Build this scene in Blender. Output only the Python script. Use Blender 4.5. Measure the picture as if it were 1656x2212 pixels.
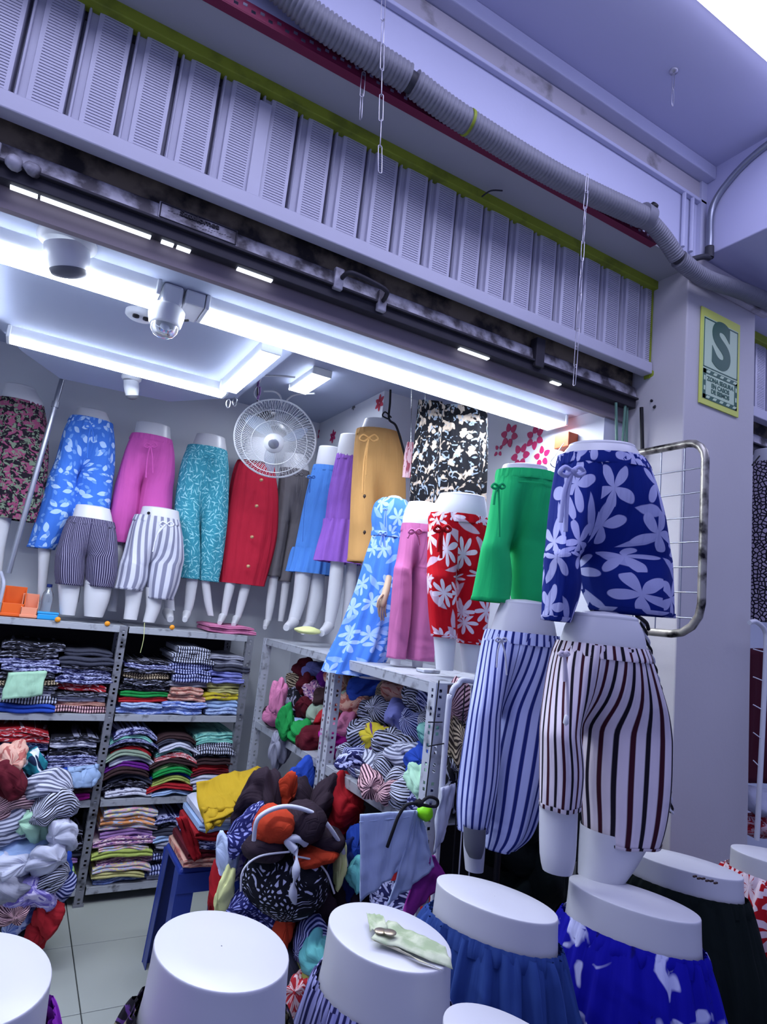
import bpy, bmesh, math, random
from mathutils import Vector, Matrix, noise
for _o in list(bpy.data.objects): bpy.data.objects.remove(_o)
SC = bpy.context.scene; COL = SC.collection
PI = math.pi; rnd = random.Random(7)

# ------------------------------------------------------------------ camera
FOC = 1369.3268
RX = Vector((0.86327219, 0.16820602, 0.47588639)); RY = Vector((-0.49365032, 0.08482748, 0.86551352)); RZ = Vector((0.10521634, -0.98209523, 0.15626416))
CAM = Vector((0, -1.8, 1.6))
cd = bpy.data.cameras.new('camera'); cam = bpy.data.objects.new('camera', cd); COL.objects.link(cam); SC.camera = cam
cd.sensor_fit = 'VERTICAL'; cd.sensor_height = 24; cd.lens = FOC * 24 / 2212; cd.clip_start = .02
right = Vector((RX[0], RY[0], RZ[0])); down = Vector((RX[1], RY[1], RZ[1])); fwd = Vector((RX[2], RY[2], RZ[2]))
cam.matrix_world = Matrix(((right.x, -down.x, -fwd.x, CAM.x), (right.y, -down.y, -fwd.y, CAM.y), (right.z, -down.z, -fwd.z, CAM.z), (0, 0, 0, 1)))

def ray(px, py):
    a, b = px - 828, py - 1106
    return Vector((RX[0]*a + RX[1]*b + RX[2]*FOC, RY[0]*a + RY[1]*b + RY[2]*FOC, RZ[0]*a + RZ[1]*b + RZ[2]*FOC))
def at(px, py, Y):                                    # the point at depth Y seen at a pixel of the photograph
    r = ray(px, py); return CAM + r * ((Y - CAM.y) / r.y)
def atz(px, py, Z):
    r = ray(px, py); return CAM + r * ((Z - CAM.z) / r.z)

# ------------------------------------------------------------------ world, lights, exposure
w = bpy.data.worlds.new('world'); SC.world = w; w.use_nodes = True
w.node_tree.nodes['Background'].inputs[0].default_value = (0.40, 0.45, 0.90, 1)
w.node_tree.nodes['Background'].inputs[1].default_value = 0.42
TUBE_STRENGTH = 30
HALL_STRENGTH = 3.7
SC.view_settings.view_transform = 'Standard'; SC.view_settings.look = 'None'; SC.view_settings.gamma = 1
SC.view_settings.exposure = 0.5; SC.view_settings.use_curve_mapping = False

# ------------------------------------------------------------------ material helpers
def lin(h):
    if isinstance(h, str):
        v = [int(h[i:i+2], 16) / 255 for i in (0, 2, 4)]
    else: v = h
    return tuple((c / 12.92 if c <= .04045 else ((c + .055) / 1.055) ** 2.4) for c in v) + (1,)
class NT:
    def __init__(s, name, rough=.8, metal=0, spec=.3):
        s.m = bpy.data.materials.new(name); s.m.use_nodes = True; s.t = s.m.node_tree; s.b = s.t.nodes['Principled BSDF']
        s.b.inputs['Roughness'].default_value = rough; s.b.inputs['Metallic'].default_value = metal
        s.b.inputs['Specular IOR Level'].default_value = spec
    def n(s, typ, **kw):
        nd = s.t.nodes.new(typ)
        for k, v in kw.items(): setattr(nd, k, v)
        return nd
    def l(s, a, b): s.t.links.new(a, b)
    def put(s, sock, v):
        if hasattr(v, 'is_linked') or hasattr(v, 'links'): s.l(v, sock)
        else: sock.default_value = v
    def M(s, op, a, b=None, c=None):
        nd = s.n('ShaderNodeMath', operation=op); s.put(nd.inputs[0], a)
        if b is not None: s.put(nd.inputs[1], b)
        if c is not None: s.put(nd.inputs[2], c)
        return nd.outputs[0]
    def V(s, op, a, b=None, scale=None):
        nd = s.n('ShaderNodeVectorMath', operation=op); s.put(nd.inputs[0], a)
        if b is not None: s.put(nd.inputs[1], b)
        if scale is not None: nd.inputs['Scale'].default_value = scale
        return nd.outputs[0]
    def mix(s, f, a, b):
        nd = s.n('ShaderNodeMix', data_type='RGBA'); s.put(nd.inputs[0], f); s.put(nd.inputs[6], a); s.put(nd.inputs[7], b); return nd.outputs[2]
    def uv(s, sc=1, off=(0, 0, 0)):
        tc = s.n('ShaderNodeTexCoord'); mp = s.n('ShaderNodeMapping'); s.l(tc.outputs['UV'], mp.inputs[0])
        mp.inputs['Scale'].default_value = (sc, sc, sc) if not isinstance(sc, tuple) else sc; mp.inputs['Location'].default_value = off
        return mp.outputs[0]
    def ob(s, sc=1, kind='Object'):
        tc = s.n('ShaderNodeTexCoord'); mp = s.n('ShaderNodeMapping'); s.l(tc.outputs[kind], mp.inputs[0])
        mp.inputs['Scale'].default_value = (sc, sc, sc) if not isinstance(sc, tuple) else sc
        return mp.outputs[0]
    def noise(s, vec, scale=5, detail=3, dist=0):
        nd = s.n('ShaderNodeTexNoise'); s.l(vec, nd.inputs['Vector']); nd.inputs['Scale'].default_value = scale
        nd.inputs['Detail'].default_value = detail; nd.inputs['Distortion'].default_value = dist; return nd.outputs['Fac']
    def bump(s, h, strength=.3, dist=.01):
        nd = s.n('ShaderNodeBump'); nd.inputs['Strength'].default_value = strength; nd.inputs['Distance'].default_value = dist
        s.l(h, nd.inputs['Height']); s.l(nd.outputs[0], s.b.inputs['Normal'])
    def step(s, v, t, soft=.02):
        nd = s.n('ShaderNodeMapRange'); s.put(nd.inputs[0], v); nd.inputs[1].default_value = t - soft; nd.inputs[2].default_value = t + soft
        return nd.outputs[0]
    def col(s, c): s.put(s.b.inputs['Base Color'], c)
    def cell(s, vec, rand=1.0):                       # local coordinates inside a random scatter of motifs, with a random turn each
        vo = s.n('ShaderNodeTexVoronoi', voronoi_dimensions='2D', feature='F1'); s.l(vec, vo.inputs['Vector'])
        vo.inputs['Scale'].default_value = 1; vo.inputs['Randomness'].default_value = rand
        d = s.V('SUBTRACT', vec, vo.outputs['Position']); sp = s.n('ShaderNodeSeparateXYZ'); s.l(d, sp.inputs[0])
        sc = s.n('ShaderNodeSeparateColor'); s.l(vo.outputs['Color'], sc.inputs[0])
        return sp.outputs[0], sp.outputs[1], sc.outputs[0], sc.outputs[1]
    def leaf(s, vec, a=.42, b=.16, rand=1.0, turn=6.28, base=0.0):
        x, y, r, g = s.cell(vec, rand); th = s.M('MULTIPLY_ADD', r, turn, base); c, sn = s.M('COSINE', th), s.M('SINE', th)
        u = s.M('ADD', s.M('MULTIPLY', x, c), s.M('MULTIPLY', y, sn)); v = s.M('SUBTRACT', s.M('MULTIPLY', y, c), s.M('MULTIPLY', x, sn))
        k = s.M('SUBTRACT', 1.0, s.M('POWER', s.M('ABSOLUTE', s.M('DIVIDE', u, a)), 2))
        return s.step(s.M('SUBTRACT', s.M('MULTIPLY', k, b), s.M('ABSOLUTE', v)), 0, .01)
    def flower(s, vec, R=.5, k=5, rand=.8, pw=1.15, core=.1):
        x, y, r, g = s.cell(vec, rand); th = s.M('ADD', s.M('ARCTAN2', y, x), s.M('MULTIPLY', r, 6.28))
        rr = s.M('SQRT', s.M('ADD', s.M('MULTIPLY', x, x), s.M('MULTIPLY', y, y)))
        pet = s.M('POWER', s.M('ABSOLUTE', s.M('COSINE', s.M('MULTIPLY', th, k / 2))), pw)
        lim = s.M('MULTIPLY_ADD', pet, R, core * .5)
        return s.step(s.M('SUBTRACT', lim, rr), 0, .012)
def wrinkle(t, amt=.35, sc=1.0):
    amt *= 1.8; a = t.noise(t.uv((22 * sc, 2.5 * sc, 1)), 1, 3, .4); b = t.noise(t.uv((5 * sc, 5 * sc, 1)), 1, 2, .8)
    t.bump(t.M('ADD', a, t.M('MULTIPLY', b, 1.2)), amt, .02)
MATS = {}
def fabric(name, kind, c1, c2='FFFFFF', c3=None, sc=8.0, a=None, b=None, rough=.85, bump=.35, seed=0, k=5):
    t = NT(name, rough, 0, .2); C1, C2 = lin(c1), lin(c2); C3 = lin(c3) if c3 else None
    if kind == 'solid':
        t.col(t.mix(t.noise(t.uv(3), 2, 3), C1, tuple(x * .82 for x in C1[:3]) + (1,)))
    elif kind in ('stripe', 'pinstripe'):
        sx = t.n('ShaderNodeSeparateXYZ'); t.l(t.uv(sc), sx.inputs[0])
        f = t.M('FRACT', sx.outputs[0]); m = t.step(f, a or .5, .04)
        m = t.M('MULTIPLY', m, t.M('SUBTRACT', 1.0, t.step(f, .96, .03))); c2v = C2
        if C3: c2v = t.mix(t.step(t.M('FRACT', t.M('MULTIPLY', sx.outputs[0], .5)), .5, .01), C2, C3)
        t.col(t.mix(m, C1, c2v))
    elif kind == 'zebra':
        d = t.n('ShaderNodeTexWave'); t.l(t.uv(sc), d.inputs[0]); d.inputs['Scale'].default_value = 1; d.inputs['Distortion'].default_value = a or 3; d.inputs['Detail'].default_value = 1
        t.col(t.mix(t.step(d.outputs['Fac'], .5, .08), C1, C2))
    elif kind == 'leaf':
        m = t.leaf(t.uv(sc, (seed, seed * 1.7, 0)), a or .42, b or .16); c = t.mix(m, C1, C2)
        m2 = t.leaf(t.uv(sc * 1.3, (seed + 3.3, 5.1 + seed, 0)), (a or .42) * .8, (b or .16) * .8); c = t.mix(m2, c, C3 or C2); t.col(c)
    elif kind == 'flower':
        ns = t.n('ShaderNodeTexNoise'); t.l(t.uv(sc * .9), ns.inputs[0]); ns.inputs['Scale'].default_value = 1.3
        vec = t.V('ADD', t.uv(sc, (seed, seed * 1.3, 0)), t.V('SCALE', ns.outputs['Color'], scale=.22))
        m = t.flower(vec, a or .5, k); m2 = t.leaf(t.V('ADD', vec, (3.1, 7.7, 0)), .45, .12)
        c = t.mix(m2, C1, C3 or C2); c = t.mix(m, c, C2); t.col(c)
    elif kind == 'blotch':
        n1 = t.noise(t.uv(sc, (seed, 0, 0)), 1, 1.5, .8); n2 = t.noise(t.uv(sc * 1.4, (4 + seed, 2, 0)), 1, 1.2, 1.2)
        c = t.mix(t.step(n1, a or .52, .02), C1, C2); c = t.mix(t.step(n2, b or .56, .02), c, C3 or C1); t.col(c)
    elif kind == 'pebble':
        vo = t.n('ShaderNodeTexVoronoi', voronoi_dimensions='2D', feature='DISTANCE_TO_EDGE'); t.l(t.uv(sc), vo.inputs['Vector']); vo.inputs['Scale'].default_value = 1
        t.col(t.mix(t.step(vo.outputs[0], a or .12, .03), C1, C2))
    wrinkle(t, bump); MATS[name] = t.m; return t.m
def plain(name, c, rough=.6, metal=0, spec=.3, var=.1, nsc=4, bump=0, c2=None, thr=None, bsc=60):
    t = NT(name, rough, metal, spec); C = lin(c)
    n = t.noise(t.ob(1), nsc, 5)
    if c2: t.col(t.mix(t.step(n, thr or .55, .09), C, lin(c2)))
    else: t.col(t.mix(n, C, tuple(x * (1 - 2 * var) for x in C[:3]) + (1,)))
    if bump: t.bump(t.noise(t.ob(1), bsc, 3), bump, .004)
    MATS[name] = t.m; return t.m
def glow(name, c, s):
    m = bpy.data.materials.new(name); m.use_nodes = True; b = m.node_tree.nodes['Principled BSDF']
    b.inputs['Base Color'].default_value = lin(c); b.inputs['Emission Color'].default_value = lin(c); b.inputs['Emission Strength'].default_value = s
    MATS[name] = m; return m
G = MATS

# setting and hardware
plain('hall ceiling paint', 'C4C4E0', .75, var=.03); plain('fascia paint', 'C8C9E0', .7, var=.05, nsc=3, bump=.15)
plain('grimy trim', 'BEB8BE', .7, c2='6E6A66', thr=.66, nsc=9); plain('pillar paint', 'C9C6C8', .6, var=.07, nsc=2.5, bump=.1)
plain('soffit paint', 'A9A9AE', .7, var=.04); plain('shop ceiling paint', 'A2ABC2', .6, var=.03); plain('shop wall paint', 'DADEE6', .6, var=.08, nsc=2)
plain('right wall paint', 'C8CBD6', .6, var=.04); plain('yellow green trim', '8C9A2A', .5, c2='6E7A22', thr=.6, nsc=12)
plain('floor tile', '9DA39E', .32, spec=.5, var=.05, nsc=2); plain('grout', '4A4E50', .9); plain('hall floor', '8A8E92', .5)
plain('silver paint', 'C2C1D0', .45, .12, var=.1, nsc=6); plain('silver rail', 'C0BFCE', .45, .1, var=.06); plain('silver channel', 'ACA8BC', .35, .5, var=.08)
plain('worn steel', 'A6A4AE', .5, .2, c2='4A464C', thr=.5, nsc=14, bump=.6, bsc=40); plain('dark steel', '3A3840', .6, .4, var=.2, nsc=20)
plain('lintel brown', '8C8088', .7, var=.08); plain('greasy brown', '7A6E5C', .7, c2='2C2828', thr=.52, nsc=10)
plain('maroon metal', '7A1F42', .5, .1, var=.12); plain('duct grey', '84848E', .55, .1, var=.08); plain('duct dark', '3C3C44', .6)
plain('chain wire', 'C4C2CC', .35, .7); plain('black plastic', '15151A', .45); plain('white plastic', 'DADDE2', .35, spec=.5, var=.02)
plain('mannequin white', 'CCCDD4', .32, spec=.5, var=.03, nsc=3); plain('mannequin wear', '4A3A38', .8)
plain('mannequin grey', '62646E', .5); plain('mannequin hand', 'BFA68C', .5)
plain('shelf steel', '8F929C', .5, .35, c2='4B4C54', thr=.62, nsc=16); plain('shelf lip', 'A4A8B2', .5, .2, c2='5A5C62', thr=.64, nsc=22); plain('post steel', '7E808A', .5, .35, c2='3A3B42', thr=.6, nsc=20)
plain('shelf shade', '1E1C24', .85); plain('wing post', 'B4B8C4', .5, .2, c2='6A6C74', thr=.64, nsc=18)  # first tone is the shade put in behind the shelf stacks
plain('chrome', 'B8BAC0', .2, .9); plain('chipped chrome', 'A8A49A', .35, .6, c2='17141A', thr=.54, nsc=16); plain('pole metal', '9A9EAC', .3, .7)
plain('sign edge', 'D6E06A', .6, var=.03); plain('sign field', 'BFD8B4', .5, var=.03); plain('sign green', '1E5A44', .5, var=.05)
plain('wall sticker magenta', 'B01C5C', .5); plain('wall sticker red', 'B03048', .5); plain('black cord', '16151C', .8); plain('white cord', 'C8CAD8', .7)
plain('blue stool plastic', '22388E', .35, spec=.5); plain('orange plastic', 'E8641E', .3, spec=.5); plain('salmon plastic', 'F09A78', .3, spec=.5)
plain('bright blue plastic', '2E9ADC', .3); plain('orange dot', 'F09A28', .5); plain('green tube', '5E8474', .4); plain('lime plastic', '8CE61A', .4)
plain('orange box', 'C85A34', .5); plain('button', 'C8A078', .3); plain('bead', '3A2A20', .4); plain('banknote', 'C6CDB0', .7, c2='9FB08A', thr=.5, nsc=30)
plain('banknote border', 'D6D2B4', .7); plain('coin metal', 'A89C88', .3, .8); plain('maroon cloth', '4A0E22', .9); plain('pale yellow cloth', 'D6DC9A', .85)
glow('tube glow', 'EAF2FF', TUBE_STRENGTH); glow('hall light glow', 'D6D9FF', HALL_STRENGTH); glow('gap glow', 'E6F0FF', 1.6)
tg = NT('clear plastic', .1, 0, .5); tg.col(lin('DDE4EE')); tg.b.inputs['Transmission Weight'].default_value = .85; MATS['clear plastic'] = tg.m
tg = NT('fan blade plastic', .25, 0, .5); tg.col(lin('B8C8DC')); tg.b.inputs['Alpha'].default_value = .55; MATS['fan blade plastic'] = tg.m

# ------------------------------------------------------------------ mesh helpers
class MB:
    def __init__(s): s.v, s.f, s.u = [], [], []
    def quadstrip(s, ringsets, closed=True, uvs=None):
        n = len(ringsets[0]); base = len(s.v)
        for r in ringsets: s.v.extend(r)
        for i in range(len(ringsets) - 1):
            for j in range(n if closed else n - 1):
                k = (j + 1) % n; a, b = base + i * n, base + (i + 1) * n
                s.f.append((a + j, a + k, b + k, b + j))
                if uvs: s.u.append((uvs(i, j), uvs(i, j + 1), uvs(i + 1, j + 1), uvs(i + 1, j)))
                else: s.u.append(None)
        return base
    def cap(s, ring, uv=None, flip=False):
        b = len(s.v); s.v.extend(ring); idx = list(range(b, b + len(ring))); s.f.append(tuple(reversed(idx)) if flip else tuple(idx)); s.u.append(None)
    def box(s, x0, x1, y0, y1, z0, z1):
        b = len(s.v); s.v += [Vector((x, y, z)) for z in (z0, z1) for y in (y0, y1) for x in (x0, x1)]
        for q in ((0, 2, 3, 1), (4, 5, 7, 6), (0, 1, 5, 4), (2, 6, 7, 3), (0, 4, 6, 2), (1, 3, 7, 5)): s.f.append(tuple(b + i for i in q)); s.u.append(None)
        return s
    def hexa(s, bot, top):                            # box from 4 bottom and 4 top corners, in order round
        b = len(s.v); s.v += [Vector(p) for p in bot] + [Vector(p) for p in top]
        for q in ((3, 2, 1, 0), (4, 5, 6, 7), (0, 1, 5, 4), (1, 2, 6, 5), (2, 3, 7, 6), (3, 0, 4, 7)): s.f.append(tuple(b + i for i in q)); s.u.append(None)
        return s
    def tube(s, pts, r, n=8, closed=False, rr=None):
        pts = [Vector(p) for p in pts]; rings = []; N = len(pts); up = None
        for i, p in enumerate(pts):
            a = pts[(i - 1) % N] if (i or closed) else p; c = pts[(i + 1) % N] if (i < N - 1 or closed) else p
            t = (c - a).normalized()
            if up is None: up = t.orthogonal().normalized()
            up = (up - t * up.dot(t)); up = up.normalized() if up.length > 1e-5 else t.orthogonal().normalized()
            q = t.cross(up); R = rr[i] if rr else r
            rings.append([p + (up * math.cos(2*PI*k/n) + q * math.sin(2*PI*k/n)) * R for k in range(n)])
        if closed: rings.append(rings[0])
        s.quadstrip(rings)
        if not closed: s.cap(rings[0], flip=False); s.cap(rings[-1], flip=True)
        return s
    def lathe(s, origin, prof, axis=Vector((0, 0, 1)), n=24):
        origin = Vector(origin); ax = axis.normalized(); u = ax.orthogonal().normalized(); v = ax.cross(u)
        rings = [[origin + ax * h + (u * math.cos(2*PI*k/n) + v * math.sin(2*PI*k/n)) * max(r, 1e-4) for k in range(n)] for r, h in prof]
        s.quadstrip(rings); return s
ORG = {}
def obj(name, mb, mat, parent=None, smooth=True, bevel=0, solid=0, label=None, weld=False):
    me = bpy.data.meshes.new(name)
    if parent is not None: o0 = ORG[parent.name]
    else:
        xs = [v.x for v in mb.v]; ys = [v.y for v in mb.v]; zs = [v.z for v in mb.v]
        o0 = Vector(((min(xs) + max(xs)) / 2, (min(ys) + max(ys)) / 2, min(zs)))
    me.from_pydata([v - o0 for v in mb.v], [], mb.f)
    if any(u is not None for u in mb.u):
        uvl = me.uv_layers.new(name='UVMap').data; i = 0
        for f, u in zip(mb.f, mb.u):
            for j in range(len(f)):
                uvl[i].uv = u[j] if u else (mb.v[f[j]].x + mb.v[f[j]].y, mb.v[f[j]].z); i += 1
    me.polygons.foreach_set('use_smooth', [smooth] * len(me.polygons))
    if isinstance(mat, str): mat = G[mat]
    me.materials.append(mat); me.update()
    if weld:
        bm = bmesh.new(); bm.from_mesh(me); bmesh.ops.remove_doubles(bm, verts=bm.verts, dist=1e-5); bmesh.ops.recalc_face_normals(bm, faces=bm.faces); bm.to_mesh(me); bm.free()
    o = bpy.data.objects.new(name, me); COL.objects.link(o)
    if parent is not None: o.parent = parent
    else: o.location = o0
    ORG[o.name] = o0
    if bevel: md = o.modifiers.new('bevel', 'BEVEL'); md.width = bevel; md.segments = 2; md.limit_method = 'ANGLE'
    if solid: md = o.modifiers.new('solid', 'SOLIDIFY'); md.thickness = solid
    if label: o['label'] = label
    return o
def thing(name, label, cat, loc, group=None):
    o = bpy.data.objects.new(name, None); COL.objects.link(o); o.location = loc; o.empty_display_size = .1
    o['label'] = label; o['category'] = cat
    if group: o['group'] = group
    ORG[o.name] = Vector(loc); return o
def tag(o, label, cat, group=None, kind=None):
    o['label'] = label; o['category'] = cat
    if group: o['group'] = group
    if kind: o['kind'] = kind
    return o
def struct(name, mb, mat, label=None, **kw):
    o = obj(name, mb, mat, smooth=False, **kw); o['kind'] = 'structure'
    if label: o['label'] = label
    return o
def share(o, name, parent, delta):                    # a copy of a part with shared mesh, moved
    c = o.copy(); COL.objects.link(c); c.parent = parent; c.location = o.location + Vector(delta); ORG[c.name] = ORG[o.name]; return c
def cr(P, t):                                         # Catmull-Rom through a list of tuples
    n = len(P); i = min(int(t), n - 2); f = t - i
    p0, p1, p2, p3 = P[max(i-1, 0)], P[i], P[i+1], P[min(i+2, n-1)]
    return [0.5 * ((2*b) + (-a + c)*f + (2*a - 5*b + 4*c - d)*f*f + (-a + 3*b - 3*c + d)*f**3) for a, b, c, d in zip(p0, p1, p2, p3)]
def curve_pts(P, per=8): return [Vector(cr([tuple(p) for p in P], i / per)) for i in range((len(P) - 1) * per + 1)]

# ------------------------------------------------------------------ body and garment lofts
def knots(rows, Y):
    out = []
    for r in rows:
        y, xl, xr = r[:3]; YY = Y + (r[3] if len(r) > 3 else 0)
        c = at((xl + xr) / 2, y, YY); L, R = at(xl, y, YY), at(xr, y, YY); d = Vector((c.x - CAM.x, c.y - CAM.y))
        perp = Vector((d.y, -d.x)).normalized(); s = abs((R - L).xy.dot(perp)) / 2 * 1.0
        out.append((c.x, c.y, c.z, s))
    return out
def loft(mb, K, rho=.62, yaw=None, n=64, stepz=.018, fold=(0, 0), freq=9, seed=0, circ=None, ucount=0, gather=0, lean=None, u0=0, explicit=False):
    """K: knots (x,y,z,half silhouette). yaw: direction of the wide axis in degrees (default: across the line of sight)."""
    L = sum((Vector(K[i+1][:3]) - Vector(K[i][:3])).length for i in range(len(K) - 1)); steps = max(6, int(L / stepz)); rings = []; vs = []
    sm = sum(k[3] for k in K) / len(K); C = circ or 2 * PI * sm * .85; acc = 0; prev = None
    for i in range(steps + 1):
        t = i / steps * (len(K) - 1); x, y, z, s = cr(K, t); c = Vector((x, y, z)); q = i / steps
        if prev is not None: acc += (c - prev).length
        prev = c; vs.append(acc); d = Vector((x - CAM.x, y - CAM.y)).normalized(); perp = Vector((d.y, -d.x, 0))
        if yaw is None: ax = perp
        else: ax = Vector((math.cos(math.radians(yaw)), math.sin(math.radians(yaw)), 0))
        ca = ax.dot(perp); wd = s if explicit else s / math.sqrt(ca*ca + rho*rho*(1 - ca*ca)); ay = Vector((-ax.y, ax.x, 0)); A = (fold[0] + (fold[1] - fold[0]) * q) * 1.7
        ring = []
        for j in range(n):
            th = 2*PI*j/n + PI/2
            f = 1 + A * (.6 * math.sin(freq*th + seed + .8*math.sin(q*3 + seed)) + .4 * math.sin((freq*1.7//1 + 1)*th + seed*2.3 + q*2) + .3*math.sin(3*th + seed + q*4))
            f += gath(j, n, q, gather, seed)
            f = max(f, .3)
            ring.append(c + ax * (math.cos(th) * wd * f) + ay * (math.sin(th) * wd * rho * f))
        rings.append(ring)
    mb.quadstrip(rings, True, lambda i, j: (u0 + j / n * C, vs[i])); return rings
def lid(mb, ring, dome=.012, r=.012):                 # a soft-edged flat top on a mannequin
    c = sum(ring, Vector()) / len(ring)
    def sc(k, h): return [c + (p - c) * k + Vector((0, 0, h)) for p in ring]
    rs = [ring, sc(1.0, r*.5), sc(.975, r), sc(.93, r*1.3), sc(.6, r*1.3 + dome*.6), sc(.02, r*1.3 + dome)]
    mb.quadstrip(rs)
def mannequin(label, Y, cap, legs=(), group=None, rho=.62, yaw=None, wear=False, feet=(), body_rows=None, lidr=.008):
    K = knots(cap + (body_rows or []), Y); last = K[-1]; base = Vector((K[0][0], K[0][1], min(k[2] for k in K)))
    zs = [base.z]
    for lg in legs: zs.append(knots(lg, Y)[-1][2])
    base.z = min(zs); root = thing('mannequin', label, 'mannequin', base, group)
    mb = MB(); legm = []; rings = loft(mb, K, rho, yaw, n=36, stepz=.03); lid(mb, rings[0], .008, lidr)
    for lg in legs:
        lm = MB(); rg = loft(lm, knots(lg, Y), .85, None, n=20, stepz=.03); lm.cap(rg[-1]); legm.append(lm)
    for f in feet:                                    # (heel px, toe px, Y): a pointed foot loft from ankle to toe
        a, b, r0 = f; A, B = Vector(a), Vector(b); pts = [A, A.lerp(B, .35) + Vector((0, 0, -.004)), A.lerp(B, .75), B]
        fm_ = MB().tube(curve_pts(pts, 4), r0, 12, rr=[r0 * (1 - .45 * (i / 12)) for i in range(13)]); obj('foot', fm_, 'mannequin white', root)
    for lm in legm: obj('leg', lm, 'mannequin white', root)
    obj('body', mb, 'mannequin white', root); return root
def gath(j, n, q, amt, seed):                        # pleats gathered under a waistband, fading downwards
    if not amt: return 0
    th = 2*PI*j/n; fade = max(0, 1 - q*2.0) ** 1.3
    return amt * fade * (.65*math.sin(26*th + seed) + .5*math.sin(17*th + seed*2 + 1))
def trousers(root, name, mat, Y, body, legs, rho=.66, yaw=None, fold=(.01, .04), freq=7, seed=0, band=True, count=None, gather=.028, legrho=.9, hem=True, bandmat=None, crease=2.6):
    mb = MB(); hems = []; Kw = knots(body, Y); sm = max(k[3] for k in Kw); C = 2*PI*sm*.85
    if not legs:
        loft(mb, Kw, rho, yaw, n=120, fold=fold, freq=freq, seed=seed, gather=gather, circ=C); g = obj(name, mb, mat, root)
    else:
        l, r = legs[0], legs[1]; yc = (l[0][0] + r[0][0]) / 2; split = (l[0][2] + r[0][1]) / 2; Lx, Rx_ = l[0][1], r[0][2]; Yl = Y
        brows = [q for q in body if q[0] < yc - 12] + [(yc, Lx, Rx_)]; Kb = knots(brows, Y); xs = max(-.45, min(.45, (split - (Lx + Rx_)/2) / ((Rx_ - Lx)/2)))
        N = 120; m = N // 2; ofs = ((1 + xs)/2, (xs - 1)/2); hw = ((1 - xs)/2, (1 + xs)/2)
        def axes(c): d = Vector((c.x - CAM.x, c.y - CAM.y)).normalized(); ax = Vector((d.y, -d.x, 0)); return ax, Vector((-ax.y, ax.x, 0))
        def F(j, qa, A): th = 2*PI*j/N; return A * 1.7 * (.6*math.sin(freq*th + seed + .8*math.sin(qa*3 + seed)) + .4*math.sin((freq + 4)*th + seed*2.3 + qa*2) + .3*math.sin(3*th + seed + qa*4))
        tot = sum((Vector(Kb[i+1][:3]) - Vector(Kb[i][:3])).length for i in range(len(Kb)-1)); ltot = [0, 0]; KL = []
        for side, lg in enumerate((r, l)):
            first = (yc, split, Rx_) if side == 0 else (yc, Lx, split); K = knots([first] + [tuple(q[:3]) for q in lg[1:]], Y); KL.append(K); ltot[side] = sum((Vector(K[i+1][:3]) - Vector(K[i][:3])).length for i in range(len(K)-1))
        full = tot + max(ltot); cb = Vector(Kb[-1][:3]); sb = Kb[-1][3]; offv = [Vector((KL[e][0][0] - cb.x, KL[e][0][1] - cb.y, KL[e][0][2] - cb.z)) for e in (0, 1)]; hs_ = [KL[e][0][3]/sb for e in (0, 1)]; rings = []; steps = max(8, int(tot/.016)); vs = []
        for i in range(steps + 1):
            q = i/steps; x, y, z, sx = cr(Kb, q*(len(Kb) - 1)); c = Vector((x, y, z)); ax, ay = axes(c); k = q ** 1.5; k = k*k*(3 - 2*k); dp = sx*rho; ring = []; qa = q*tot/full; A = fold[0] + (fold[1] - fold[0])*qa
            for j in range(N):
                side = 0 if j < m else 1; t = (j % m)/m; al = -PI + 2*PI*t
                if side == 1: al = 2*PI*t
                be = -PI/2 + PI*t if side == 0 else PI/2 + PI*t
                bu, bv = math.cos(be), math.sin(be)
                wn = .25 + .75*math.sin(PI*t); f = 1 + F(j, qa, A)*(1 - k + k*wn) + gath(j, N, q, gather, seed)
                pb = c + ax*(bu*sx*f) + ay*(bv*dp*f); lc = c + offv[side]*(sx/sb); lx, ly = axes(lc); pl = lc + lx*(math.cos(al)*hs_[side]*sx*f) + ly*(math.sin(al)*dp*.80*f)
                w2 = min(1, math.sin(PI*t)*3.5); M_ = c + ax*(xs*sx); pl = M_.lerp(pl, w2) if w2 < 1 else pl
                ring.append(pb.lerp(pl, k))
            rings.append(ring); vs.append(q*tot)
        mb.quadstrip(rings, True, lambda i, j: (j/N*C, vs[i]))
        last = rings[-1]; cen = Vector(Kb[-1][:3]); dp0 = Kb[-1][3]*rho*.80
        for side in (0, 1):
            K = KL[side]; st = max(6, int(ltot[side]/.016)); js = list(range(side*m, side*m + m)); start = [last[j] for j in js] + [last[(side*m + m) % N]]; lr = [start]; vv = [tot]
            M_ = start[0]
            for i in range(1, st + 1):
                q = i/st; x, y, z, sx = cr(K, q*(len(K) - 1)); c = Vector((x, y, z)); ax, ay = axes(c); dl = sx*legrho; q3 = min(1, q*ltot[side]/.32); q3 = q3*q3*(3 - 2*q3); dp = dl + (dp0 - dl)*(1 - q3); qa = (tot + q*ltot[side])/full; A = fold[0] + (fold[1] - fold[0])*qa; ring = []
                for e in range(m + 1):
                    t = e/m; al = -PI + 2*PI*t if side == 0 else 2*PI*t; wn = .25 + .75*math.sin(PI*t); f = 1 + F(side*m + e, qa, A)*wn*(1 + .6*q)
                    p_ = c + ax*(math.cos(al)*sx*f) + ay*(math.sin(al)*dp*f); w2 = min(1, math.sin(PI*t)*3.5 + q*6)
                    ring.append(Vector((M_.x, M_.y, c.z)).lerp(p_, w2))
                lr.append(ring); vv.append(tot + q*ltot[side])
            mb.quadstrip(lr, False, lambda i, j, o=side*m, vv=vv: ((o + j)/N*C, vv[i])); hems.append((lr[-2], lr[-1]))
        g = obj(name, mb, mat, root, weld=True); md = g.modifiers.new('smooth', 'SMOOTH'); md.factor = .5; md.iterations = 5
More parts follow.
